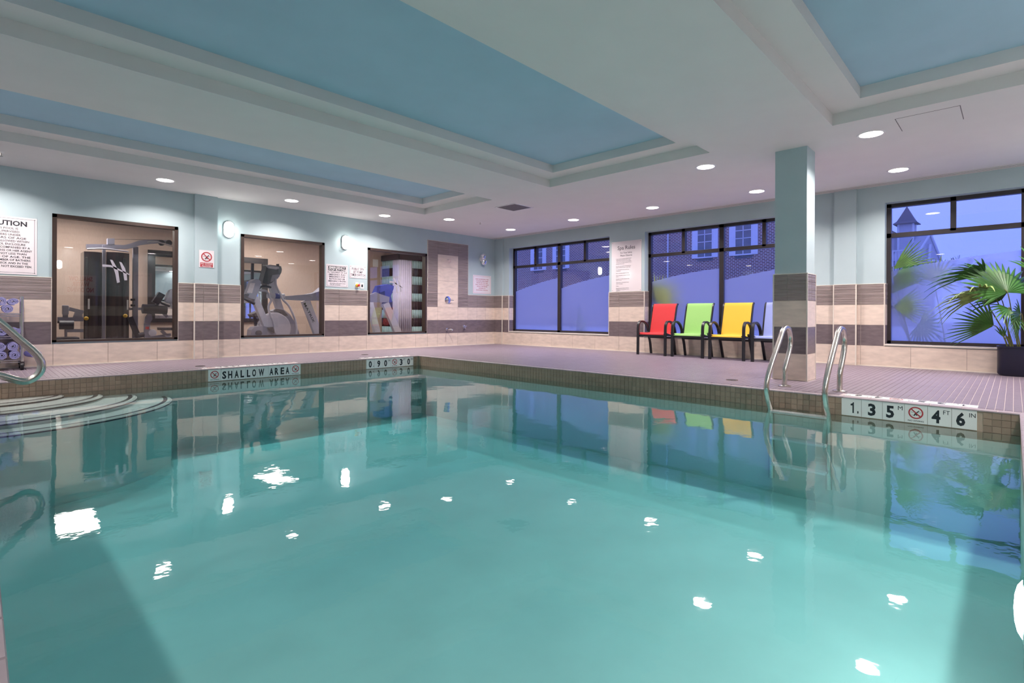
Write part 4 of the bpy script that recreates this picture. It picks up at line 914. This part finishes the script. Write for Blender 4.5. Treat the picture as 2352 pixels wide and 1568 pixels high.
# palms standing outdoors, close to the glass
def out_palm(label, x, y, leaves, pale='leafout'):
    t = thing('outdoor_palm', label, 'plant', (x, y, -.1))
    mb = MB().lathe([(.13, -.1), (.17, .25), (.18, .30), (.15, .30), (.15, .24)], (x, y, 0), n=22); mb.build('pot', M['planter'], t)
    for k, (hub, ax, sd_, R, spd, n) in enumerate(leaves): frond(t, hub, ax, sd_, R, spd, n, (x, y, .25), pale if k % 2 == 0 else 'leaf', droop=.06, seed=20 + k)
PA, PS = Vector((0, -.8, .6)), Vector((0, .6, .8))
out_palm('fan palm outdoors behind frosted glass above red chair', 9.80, 5.0, [(atx(1508, 692, 9.385), PA, PS, .64, 2.3, 20), (atx(1506, 700, 9.50), Vector((0, -.2, 1)), Vector((0, 1, 0)), .42, 1.6, 12)])
out_palm('fan palm outdoors behind glass left of the potted palm', 9.80, 1.1, [(atx(2052, 618, 9.385), Vector((0, -.8, .62)), PS, .50, .9, 10), (atx(2050, 640, 9.385), Vector((0, -.93, .30)), Vector((0, .3, 1)), .46, 1.1, 12), (atx(2052, 705, 9.385), Vector((0, -1, .05)), Vector((0, 0, 1)), .42, 1.5, 14), (atx(2048, 675, 9.42), Vector((0, -.6, .8)), PS, .5, .8, 9)], 'leafmid')
out_palm('leafy palm outdoors blurred behind frosted glass', 10.45, .75, [(atx(2150, 650, 10.25), Rv * .3 + UP * .6, Rv, .45, 3.2, 18), (atx(2112, 745, 10.2), Rv * .3 - UP * .2, UP, .42, 3.4, 18)])

sb = thing('outdoor_shrub', 'thin leafy shrub outdoors blurred behind first frosted window', 'shrub', (9.62, 7.0, -.1))
mb = MB(); ml = MB(); rr = random.Random(5)
for k in range(5):
    b_ = Vector((9.62, 7.02 + .05 * k, -.1)); t_ = b_ + Vector((rr.uniform(-.1, .05), rr.uniform(-.25, .1) - .1, .75 + .08 * k)); mb.tube([b_, (b_ + t_) / 2 + Vector((0, .03, .05)), t_], [.008, .006, .004], 5, 3)
    for q in range(12):
        c = b_.lerp(t_, .35 + .05 * q); d = Vector((rr.uniform(-.3, .3), rr.uniform(-1, 1), rr.uniform(.1, .8))).normalized() * .07; w_ = Vector((0, d.z, -d.y)) * .28
        ml.add([c, c + d * .5 + w_, c + d, c + d * .5 - w_], [(0, 1, 2, 3)])
mb.build('stem', M['bark'], sb); tag(ml.build('foliage', M['leaf'], sb), kind='stuff')

# ------------------------------------------------------------------ the gym behind the interior windows
gw = MB(); gw.box(XL, XW, GYB, GYB + .2, 0, H2 + .1)
gw.box(XL, XW, YG + .16, YG + .165, 0, .32); gw.box(XL, XW, YG + .16, YG + .165, 2.075, H)
for a, b in ((XL, .735), (2.21, 3.13), (4.606, 5.525), (6.992, XW)): gw.box(a, b, YG + .16, YG + .165, .32, 2.075)
gw.box(XW - .02, XW, YG + .16, GYB, 0, H); gw.box(XL, XL + .02, YG + .16, GYB, 0, H)
tag(gw.build('wall_gym', M['wallpaper']), 'beige papered gym walls', kind='structure')
tag(bx('ceiling_gym', M['ceiling'], None, XL, XW, YG + .16, GYB, H, H + .02), 'white gym ceiling', kind='structure')
tag(bx('floor_gym', M['gymfloor'], None, XL, XW, YG + .16, GYB, -.05, 0), 'dark gym floor', kind='structure')
for x, yl, l in ((1.25, 11.9, 'bright rectangular ceiling panel light over weight machine'), (4.72, 11.9, 'bright rectangular ceiling panel light over cross trainer'), (7.3, 10.55, 'added ceiling panel light brightening the gym by striped curtain')):  # third panel is unseen, added to brighten the curtain end of the gym
    t = thing('panel_light', l, 'ceiling light', (x, yl, H), 'gym ceiling panel lights')
    for q in ((x - .31, x + .31, yl - .62, yl - .59), (x - .31, x + .31, yl + .59, yl + .62), (x - .31, x - .28, yl - .59, yl + .59), (x + .28, x + .31, yl - .59, yl + .59)): bx('frame', M['white'], t, *q, H - .012, H - .001)
    bx('diffuser', M['gymlamp'], t, x - .28, x + .28, yl - .59, yl + .59, H - .008, H - .001)
# framed mirror on the far wall
mr_ = thing('wall_mirror', 'dark framed mirror on the gym wall', 'mirror', (3.8, GYB, .52))
for q in ((2.57, 5.04, .53, .615), (2.57, 5.04, 1.95, 2.08), (2.57, 2.70, .615, 1.95), (4.91, 5.04, .615, 1.95)): bx('frame', M['darkframe'], mr_, q[0], q[1], GYB - .05, GYB, q[2], q[3])
bx('glass', M['mirror'], mr_, 2.69, 4.92, GYB - .022, GYB - .002, .60, 1.96)

# weight machine
YM = 11.75
def gp(px, py, y=YM): return aty(px, py, y)
def poly_y(mb, pts, y, th): mb.prism([(gp(a, b, y).x, gp(a, b, y).z) for a, b in pts], 'y', y - th / 2, y + th / 2); return mb
def seg(px0, py0, px1, py1, y, w, d):
    a, b = gp(px0, py0, y), gp(px1, py1, y); v_ = (b - a).normalized(); k = Vector((-v_.z, 0, v_.x)) * w / 2
    mb = MB(); vs = [a + k, b + k, b - k, a - k]
    return mb.add([v + Vector((0, -d / 2, 0)) for v in vs] + [v + Vector((0, d / 2, 0)) for v in vs], [(0, 1, 2, 3), (7, 6, 5, 4), (0, 4, 5, 1), (1, 5, 6, 2), (2, 6, 7, 3), (3, 7, 4, 0)])
def post(px0, px1, pyt, y, d, zb=0.0):
    a, b = gp(px0, pyt, y), gp(px1, pyt, y); return MB().cbox(((a.x + b.x) / 2, y, (a.z + zb) / 2), (b.x - a.x, d, a.z - zb), ch=.008)
wm = thing('weight_machine', 'grey multi-station weight machine with smoked shrouds', 'gym machine', (gp(240, 700).x, YM, 0))
a, b, c = gp(193, 577), gp(236, 575), gp(297, 582)
def shroud(x0, x1, yf, yb, z1, bow):
    n = 8; pts = [(x0 + (x1 - x0) * k / n, yf - bow * math.sin(PI * k / n)) for k in range(n + 1)] + [(x1, yb), (x0, yb)]
    return MB().prism(pts, 'z', .06, z1)
shroud(a.x, b.x - .01, YM, YM + .42, a.z, .05).build('shroud', M['smoke'], wm); shroud(b.x + .05, c.x, YM, YM + .42, c.z, .07).build('shroud', M['smoke'], wm)
post(235, 242.5, 562, YM - .07, .06).build('front_post', M['mach'], wm)
for k in range(7): z = .25 + k * .075; bx('weight_plate', M['slot'], wm, a.x + .06, b.x - .08, YM + .12, YM + .30, z, z + .066)
post(196, 202, 590, YM - .03, .03).build('guide_column', M['slot'], wm); post(284, 289, 592, YM - .08, .03).build('guide_column', M['slot'], wm)
for px, py in ((197.5, 731), (287, 725)): MB().lathe([(.012, 0), (.03, .01), (.034, .03), (.02, .045)], gp(px, py, YM - .1), (0, -1, 0), 14).build('pull_knob', M['yellow'], wm)
for px, py in ((202, 698), (290.5, 700)): bx('scale_strip', M['white'], wm, gp(px, py).x - .012, gp(px, py).x + .012, YM - .105, YM - .095, gp(px, py).z - .09, gp(px, py).z + .09)
post(305, 317, 566, YM + .1, .09).build('rear_upright', M['mach'], wm)
poly_y(MB(), [(198, 561), (232, 561), (285, 563), (300, 559), (318, 552.5), (335, 551), (390, 552), (392, 556), (335, 561), (322, 563), (306, 569), (290, 572), (245, 571), (198, 571)], YM + .05, .09).build('top_beam', M['mach'], wm)
poly_y(MB(), [(246, 548), (262, 548), (262, 562), (246, 562)], YM + .05, .10).build('beam_bracket', M['mach'], wm)
MB().tube([gp(200, 572, YM - .1), gp(240, 571, YM - .14), gp(295, 578, YM - .1)], .014, 8, 4).build('front_rail', M['machl'], wm)
for px in (371, 388): MB().lathe([(.05, -.015), (.055, -.01), (.04, 0), (.055, .01), (.05, .015)], gp(px, 557.5, YM - .02), (0, 1, 0), 18).build('pulley', M['pad'], wm)
MB().tube([gp(338, 555.5, YM - .2), gp(360, 555, YM - .24), gp(378, 560, YM - .26), gp(396, 565, YM - .26)], .014, 10, 4).build('lat_bar', M['chrome'], wm)
MB().tube([gp(262, 549, YM + .05), gp(368, 551, YM)], .004, 6).build('cable', M['slot'], wm)
seg(144, 707, 156, 716, YM, .0001, .0001)
MB().cbox(gp(150, 711.5), ((gp(158, 711) - gp(143, 711)).x, .10, .16), ch=.015).build('press_pivot', M['mach'], wm)
seg(158, 709, 191, 717, YM, .06, .07).build('press_arm', M['mach'], wm); seg(150, 718, 150, 733, YM, .07, .06).build('press_link', M['mach'], wm)
poly_y(MB(), [(172, 717), (188, 717), (188, 729), (167, 729)], YM, .08).build('press_gusset', M['mach'], wm)
seg(132, 733, 191, 733, YM, .07, .08).build('lower_beam', M['mach'], wm); seg(150, 759, 191, 759, YM, .055, .08).build('base_beam', M['mach'], wm); post(148, 154, 755, YM, .06).build('seat_post', M['mach'], wm)
MB().cyl(gp(136, 746, YM - .25), gp(169, 746, YM - .25), .075, 18).build('roller_pad', M['pad'], wm); MB().cyl(gp(132, 735, YM + .1), gp(158, 735, YM + .1), .055, 18).build('roller_pad', M['pad'], wm)
MB().cbox(gp(143, 778, YM - .2), (.42, .35, .06), ch=.02).build('seat_pad', M['pad'], wm)
MB().cyl(gp(300, 688, YM), gp(310, 688, YM), .02, 10).build('peg', M['slot'], wm); MB().cyl(gp(300, 701, YM), gp(310, 701, YM), .02, 10).build('peg', M['slot'], wm)
seg(297, 709, 326, 709, YM + .1, .045, .05).build('side_arm', M['mach'], wm); seg(298, 728, 318, 775, YM - .02, .09, .05).build('brace', M['pad'], wm)
# leg bench beside it
lb = thing('leg_bench', 'grey leg curl bench with thick black roller pad', 'gym machine', (gp(350, 740, 11.2).x, 11.2, 0)); YL = 11.2
MB().cyl(gp(327, 709, YL), gp(362, 710, YL), .085, 20).build('roller_pad', M['pad'], lb); MB().cyl(gp(359, 711, YL + .05), gp(383, 712, YL + .05), .078, 20).build('roller_pad', M['pad'], lb)
seg(356, 696, 371, 674, YL, .11, .12).build('console_pad', M['pad'], lb); seg(358, 700, 384, 728, YL + .05, .05, .05).build('arm', M['mach'], lb)
poly_y(MB(), [(334, 728), (340, 720), (347, 721), (349, 732), (344, 742), (332, 741)], YL, .08).build('pivot_housing', M['mach'], lb)
post(331, 344, 742, YL, .09).build('upright', M['mach'], lb); bx('warning_label', M['redp'], lb, gp(333, 750, YL).x, gp(341, 750, YL).x, YL - .05, YL - .045, gp(333, 756, YL).z, gp(333, 750, YL).z)
MB().cyl(gp(318, 770, YL), gp(331, 768, YL), .045, 14).build('foot_roller', M['pad'], lb); MB().lathe([(.03, -.03), (.06, -.02), (.065, 0), (.06, .02), (.03, .03)], gp(350, 764, YL - .05), (0, 1, 0), 18).build('cam', M['machl'], lb)
poly_y(MB(), [(365, 752), (398, 752), (398, 758), (366, 758)], YL + .1, .30).build('seat_pad', M['pad'], lb); seg(371, 759, 390, 778, YL + .1, .05, .06).build('seat_leg', M['mach'], lb); seg(344, 776, 392, 768, YL + .2, .05, .06).build('floor_beam', M['mach'], lb)

# cross trainer
YE = 10.75
ct = thing('cross_trainer', 'grey cross trainer with black console and curved arms', 'gym machine', (gp(625, 740, YE).x, YE, 0))
seg(620, 643, 644, 716, YE, .125, .11).build('mast', M['machl'], ct)
poly_y(MB(), [(608, 610), (614, 608.5), (640, 612), (642, 619), (641, 626), (633, 640), (617, 651), (611, 653), (598, 650), (599, 643)], YE, .24).build('console', M['pad'], ct)
poly_y(MB(), [(610, 609.5), (616, 608.5), (640, 612.5), (641, 617), (634, 619), (616, 616)], YE - .125, .02).build('console_cap', M['machl'], ct)
mb = MB(); p = gp(628, 616, YE - .1355); put_text(mb, 'MATRIX', p, GX, GZ, .022, width=.15, fit=True, bold=.02); mb.build('lettering', M['white'], ct)
poly_y(MB(), [(622, 632), (638, 630), (640, 634), (630, 645), (618, 648)], YE - .08, .14).build('console_neck', M['mach'], ct)
q = gp(631, 745, YE); MB().lathe([(.10, -.06), (.30, -.055), (.325, -.03), (.325, .03), (.30, .055), (.10, .06)], (q.x - .05, YE - .09, q.z - .08), (0, 1, 0), 36).build('flywheel_disc', M['machl'], ct)
poly_y(MB(), [(622, 714), (634, 709), (648, 712), (660, 722), (670, 738), (680, 760), (684, 775), (640, 775), (640, 735)], YE + .04, .26).build('housing', M['mach'], ct)
poly_y(MB(), [(628, 712), (634, 709), (650, 712), (661, 724), (652, 726), (640, 716)], YE - .1, .05).build('housing_trim', M['pad'], ct)
MB().cyl(gp(614, 679, YE - .05), gp(653, 680, YE - .05), .050, 14).build('cross_tube', M['machl'], ct)
MB().cyl(gp(631, 679.5, YE - .05), gp(642, 680, YE - .05), .054, 14).build('grip_band', M['bluep'], ct)
for pts in ([(576, 667), (606, 667), (615, 672), (619, 682), (623, 690), (617, 702), (619, 718), (628, 740), (631, 765)], [(633, 640), (634, 655), (640, 668), (645, 676), (650, 688), (662, 700), (670, 715), (678, 735), (681, 755), (680, 768)]):
    MB().tube([gp(x_, y_, YE - .15) for x_, y_ in pts], .022, 10, 4).build('swing_arm', M['machl'], ct)
seg(637.5, 606, 640, 622, YE + .1, .04, .05).build('bottle_holder', M['pad'], ct); MB().tube([gp(592, 665, YE - .1), gp(604, 657, YE - .12), gp(622, 660, YE - .1)], .022, 8, 4).build('grip', M['pad'], ct)
seg(580, 605, 579, 645, YE + .2, .045, .045).build('upright_grip', M['pad'], ct)
# exercise bike
YK = 10.35
bk = thing('exercise_bike', 'grey exercise bike with pale display panel', 'gym machine', (gp(600, 760, YK).x, YK, 0))
poly_y(MB(), [(562, 681), (575, 645), (582, 641), (591, 643), (595, 648), (593, 660), (582, 688), (570, 685)], YK, .20).build('console', M['mach'], bk)
poly_y(MB(), [(567, 672), (575, 650), (586, 650), (579, 673)], YK - .102, .006).build('display', M['screen'], bk); poly_y(MB(), [(560, 680), (562, 675), (572, 675), (570, 681)], YK - .104, .03).build('tray', M['pad'], bk)
seg(584, 683, 613, 752, YK, .11, .12).build('mast', M['machl'], bk); MB().tube([gp(556, 681, YK - .12), gp(566, 688, YK - .14), gp(584, 697, YK - .1)], .026, 10, 4).build('handlebar', M['pad'], bk)
poly_y(MB(), [(571, 775), (573, 757), (580, 750), (598, 748), (612, 751), (626, 761), (633, 775)], YK, .22).build('housing', M['mach'], bk)
MB().lathe([(.02, 0), (.055, .005), (.055, .03), (.03, .04)], gp(593.5, 765, YK - .11), (0, -1, 0), 18).build('crank', M['pad'], bk); poly_y(MB(), [(614, 752), (626, 751), (629, 758), (629, 764), (618, 757)], YK - .12, .06).build('pedal', M['pad'], bk)
poly_y(MB(), [(573, 722), (590, 714), (596, 716), (592, 730), (578, 728)], YK + .4, .25).build('saddle', M['pad'], bk); seg(585, 728, 588, 750, YK + .4, .05, .05).build('seat_post', M['pad'], bk)
# treadmills
def treadmill(label, YT, mast, mast2, rail, head, m_head, word=None, deck=None):
    t = thing('treadmill', label, 'gym machine', (gp(*mast[:2], YT).x, YT, 0))
    seg(*mast, YT, .17, .10).build('mast', M['machl'], t)
    if mast2: seg(*mast2, YT + .75, .16, .10).build('mast', M['machl'], t)
    if rail: poly_y(MB(), rail, YT - .02, .07).build('handrail', M['mach'], t)
    poly_y(MB(), head, YT + .1, .30).build('console', M[m_head], t)
    a_ = gp(mast[2], mast[3], YT); MB().cbox((a_.x + .25, YT + .35, .12), (1.4, .8, .16), ch=.03).build('deck', M['pad'], t)
    if word:
        a_, b_ = gp(*word[0], YT - .052), gp(*word[1], YT - .052); d = (b_ - a_).normalized(); mb = MB(); put_text(mb, 'MATRIX', a_, d, Vector((-d.z, 0, d.x)), .05, width=(b_ - a_).length, align='l', fit=True, bold=.005); mb.build('lettering', M['ink'], t)
treadmill('silver treadmill with lettered mast in cross trainer window', 11.0, (701, 690, 732, 772), None, [(653, 680), (690, 677), (712, 675), (735, 668), (735, 678), (722, 690), (690, 690), (653, 688)], [(704, 676), (725, 671), (738, 660), (742, 690), (718, 690)], 'mach', ((697, 697), (719, 741)))
treadmill('silver treadmill with dark blue console in curtain window', 10.9, (884, 696, 914, 766), (848, 692, 866, 766), [(846, 678), (862, 671), (874, 676), (893, 682), (892, 694), (848, 694)], [(861, 674), (869, 656), (884, 653), (897, 657), (896, 664), (890, 680), (893, 694), (877, 694), (876, 668)], 'bluep')
bk_ = thing('hanging_banner', 'small white notice on beige gym wall', 'notice', gp(861, 613, 13.2)); p0, p1 = gp(856.5, 595, GYB - .01), gp(867, 613, GYB - .01); bx('sheet', M['white'], bk_, p0.x, p1.x + .02, GYB - .012, GYB - .002, p1.z, p0.z)
# striped curtain around the boxed corner
cu = thing('striped_curtain', 'teal and plum striped curtain with sheer middle and plum valance', 'curtain', (8.3, 12.4, 0))
XC, YC = 8.293, 12.4; y2 = XC * 1.633; x2 = 9.08
y2 = min(y2, GYB - .02)
tag(MB().box(XC + .08, XW, YC + .08, GYB, 0, H).build('boxed_corner', M['wallpaper']), 'boxed out corner behind striped curtain', kind='structure')
def cloth(pts, z0, z1, m, par, nm, amp=.022, wl=.085):
    tot = sum((Vector(b) - Vector(a)).length for a, b in zip(pts, pts[1:])); n = max(8, int(tot / wl * 6)); vs = []; fs = []
    for k in range(n + 1):
        s = tot * k / n; r_ = s
        for a, b in zip(pts, pts[1:]):
            l = (Vector(b) - Vector(a)).length
            if r_ <= l + 1e-6: break
            r_ -= l
        d = (Vector(b) - Vector(a)).normalized(); p = Vector(a) + d * min(r_, l); nn = Vector((d.y, -d.x)) if True else 0
        o = amp * math.sin(2 * PI * s / wl); vs += [(p.x + nn.x * o, p.y + nn.y * o, z0), (p.x + nn.x * o, p.y + nn.y * o, z1)]
    fs = [(2 * k, 2 * k + 2, 2 * k + 3, 2 * k + 1) for k in range(n)]
    ob = MB().add(vs, fs, True).build(nm, m, par, sharp=80); md = ob.modifiers.new('thickness', 'SOLIDIFY'); md.thickness = .004; return ob
ZV = 2.29; edges = [ZV, 2.05, 1.82, 1.58, 1.33, 1.10, .86, .62, .38, .14]
ym = XC * 1.535
for pts in ([(XC, y2), (XC, ym)], [(XC + .42, YC), (x2, YC)]):
    for k, (z1, z0) in enumerate(zip(edges, edges[1:])): cloth(pts, z0, z1, M['plum' if k % 2 else 'teal'], cu, 'stripe')
cloth([(XC, ym), (XC, YC), (XC + .42, YC)], .14, ZV, M['sheer'], cu, 'sheer', .02, .07)
mb = MB(); mb.box(XC - .05, XC - .03, YC - .05, y2, ZV - .02, 2.43); mb.box(XC - .05, x2, YC - .05, YC - .03, ZV - .02, 2.43); mb.build('valance', M['plum'], cu)

# ------------------------------------------------------------------ outdoors
tag(MB().box(XW + .3, 120, -60, 70, -.4, -.1).build('ground', M['ground']), 'pale light-bouncing ground outdoors', kind='structure')
XB = 34.0
bd = thing('brick_building', 'brick building outdoors with white shuttered windows', 'building', (XB, 22, 0))
bx('brick_wall', M['brick'], bd, XB, XB + 6, 9.5, 48, -.2, 12); bx('parapet', M['owhite'], bd, XB - .15, XB + 6, 9.4, 48.1, 12, 12.4)
MB().cyl((XB - .06, 17.54, 0), (XB - .06, 17.54, 12), .05, 8).build('downpipe', M['owhite'], bd)
for yc in (14.895, 12.39, 29.66, 27.17):
    w = bx('window', M['oglass'], bd, XB - .06, XB, yc - .52, yc + .50, 4.68, 7.3)
    mb = MB()
    for z in (5.15, 5.68, 6.18, 6.70, 7.22): mb.box(XB - .085, XB - .05, yc - .5, yc + .5, z - .022, z + .022)
    mb.box(XB - .085, XB - .05, yc - .025, yc + .02, 4.68, 7.3); mb.build('muntin', M['owhite'], w)
    mb = MB(); mb.box(XB - .09, XB, yc - .54, yc - .49, 4.64, 7.3); mb.box(XB - .09, XB, yc + .47, yc + .52, 4.64, 7.3); mb.build('jamb', M['owhite'], w)
    bx('sill', M['owhite'], w, XB - .12, XB, yc - .56, yc + .54, 4.60, 4.68)
    for s in (-1, 1):
        shh = bx('shutter', M['owhite'], bd, XB - .07, XB, yc + s * .70 - .185, yc + s * .70 + .185, 4.62, 7.3); mb = MB()
    mb = MB()
    for k in range(12): mb.box(XB - .03, XB - .005, yc - .56 + k * .092, yc - .56 + k * .092 + .07, 4.40, 4.59)
    mb.build('soldier_course', M['roof'], bd)
# house with a little tower
hs = thing('tower_house', 'pale clapboard house outdoors with pointed tower roof', 'building', (62.9, 7.5, 0))
P0 = Vector((62.9, 7.5, 0)); hr_ = Vector((.122, -.992, 0)); hd_ = Vector((.992, .122, 0))
def hp_(s, d, z): return P0 + hr_ * s + hd_ * d + UP * z
def sq(r, z, a0=.62): return [hp_(r * math.cos(a0 + PI / 2 * k), r * math.sin(a0 + PI / 2 * k), z) for k in range(4)]
def frus(loops): 
    vs = [v for l in loops for v in l]; n = 4
    return MB().add(vs, [(i * n + k, i * n + (k + 1) % n, (i + 1) * n + (k + 1) % n, (i + 1) * n + k) for i in range(len(loops) - 1) for k in range(n)] + [(3, 2, 1, 0), tuple(len(vs) - 4 + k for k in range(4))])
frus([sq(.80, 6.5), sq(.80, 9.75)]).build('tower_wall', M['clap'], hs)
frus([sq(1.34, 9.68), sq(1.34, 9.74), sq(1.0, 9.95), sq(.72, 10.35), sq(.02, 11.44)]).build('tower_roof', M['roof'], hs)
for v in sq(.81, 0): MB().cyl((v.x, v.y, 6.5), (v.x, v.y, 9.68), .10, 6).build('corner_board', M['owhite'], hs)
MB().add([hp_(-4.5, 0, 11.6), hp_(.9, 0, 7.75), hp_(.9, 6, 7.75), hp_(-4.5, 6, 11.6), hp_(-4.5, 0, 11.3), hp_(.9, 0, 7.45), hp_(.9, 6, 7.45), hp_(-4.5, 6, 11.3)], [(0, 1, 2, 3), (7, 6, 5, 4), (0, 4, 5, 1), (1, 5, 6, 2), (2, 6, 7, 3), (3, 7, 4, 0)]).build('main_roof', M['roof'], hs)
MB().add([hp_(-4.5, .15, 0), hp_(.7, .15, 0), hp_(.7, .15, 7.5), hp_(-4.5, .15, 11.2), hp_(-4.5, 5.5, 0), hp_(.7, 5.5, 0), hp_(.7, 5.5, 7.5), hp_(-4.5, 5.5, 11.2)], [(0, 1, 2, 3), (7, 6, 5, 4), (0, 4, 5, 1), (1, 5, 6, 2), (2, 6, 7, 3), (3, 7, 4, 0)]).build('main_wall', M['clap'], hs)
MB().add([hp_(-4.5, -.12, 11.35), hp_(.95, -.12, 7.48), hp_(.95, -.12, 7.28), hp_(-4.5, -.12, 11.15), hp_(-4.5, .0, 11.35), hp_(.95, .0, 7.48), hp_(.95, .0, 7.28), hp_(-4.5, .0, 11.15)], [(0, 1, 2, 3), (7, 6, 5, 4), (0, 4, 5, 1), (1, 5, 6, 2), (2, 6, 7, 3), (3, 7, 4, 0)]).build('barge_board', M['owhite'], hs)
# gable wing, its end turned towards the pool
ga = [hp_(1.75, -1.2, 8.5), hp_(.55, -2.4, 6.1), hp_(2.62, -.2, 5.9)]; gb = [v + hr_ * -1.9 + hd_ * 1.6 for v in ga]
MB().add(ga + gb, [(0, 1, 2), (5, 4, 3), (0, 3, 4, 1), (1, 4, 5, 2), (2, 5, 3, 0)]).build('gable_roof', M['clap'], hs)
for i, j in ((0, 1), (0, 2), (1, 2)):
    MB().tube([ga[i] - hd_ * .1, ga[j] - hd_ * .1], .10, 6).build('gable_board', M['owhite'], hs)
MB().tube([(ga[0] * .6 + ga[1] * .2 + ga[2] * .2) - hd_ * .1, (ga[1] + ga[2]) / 2 - hd_ * .1], .16, 4).build('gable_window', M['owhite'], hs)
wq = [hp_(.55, -2.4, 0), hp_(2.5, -.2, 0), hp_(2.5, 3, 0), hp_(.55, 3, 0)]; MB().prism([(v.x, v.y) for v in wq], 'z', 0, 5.95).build('gable_wall', M['clap'], hs)
for k in range(8): p = hp_(-1.3 + k * .24, -2.6, 0); MB().box(p.x - .05, p.x + .05, p.y - .05, p.y + .05, 4.0, 6.9).build('porch_post', M['owhite'], hs)
bx('porch_rail', M['owhite'], hs, *sorted((hp_(-1.4, -2.6, 0).x, hp_(.5, -2.6, 0).x + .1)), *sorted((hp_(-1.4, -2.6, 0).y, hp_(.5, -2.6, 0).y)), 6.85, 7.0)
# bare trees on the skyline
def bare_tree(label, base, hgt, seed):
    rr = random.Random(seed); t = thing('bare_tree', label, 'tree', base); mb = MB(); base = Vector(base)
    tk = MB().tube([base, base + UP * hgt * .45], [.14, .10], 6); tk.build('trunk', M['bark'], t)
    def grow(p, d, l, r, dep):
        q = p + d * l; mb.tube([p, q], [r, r * .6], 4)
        if dep:
            for _ in range(3): grow(q, (d + Vector((rr.uniform(-.8, .8), rr.uniform(-.8, .8), rr.uniform(-.1, .5)))).normalized(), l * .66, r * .6, dep - 1)
    for k in range(5): grow(base + UP * hgt * (.3 + .03 * k), Vector((rr.uniform(-.7, .7), rr.uniform(-.7, .7), 1)).normalized(), hgt * .25, .06, 3)
    mb.build('branches', M['bark'], t)
def tpos(px, t): d = ray(px, 700); p = EYE + d * t; return (p.x, p.y, 0)
bare_tree('bare leafless tree on the skyline above potted palm', tpos(2236, 55), 7.6, 1); bare_tree('smaller bare leafless tree at the gable end of the house', tpos(2160, 66), 7.3, 2); bare_tree('low bare leafless tree nearer the frame edge', tpos(2280, 78), 9.0, 3)

for o in bpy.data.objects:
    if '_local' in o: del o['_local']
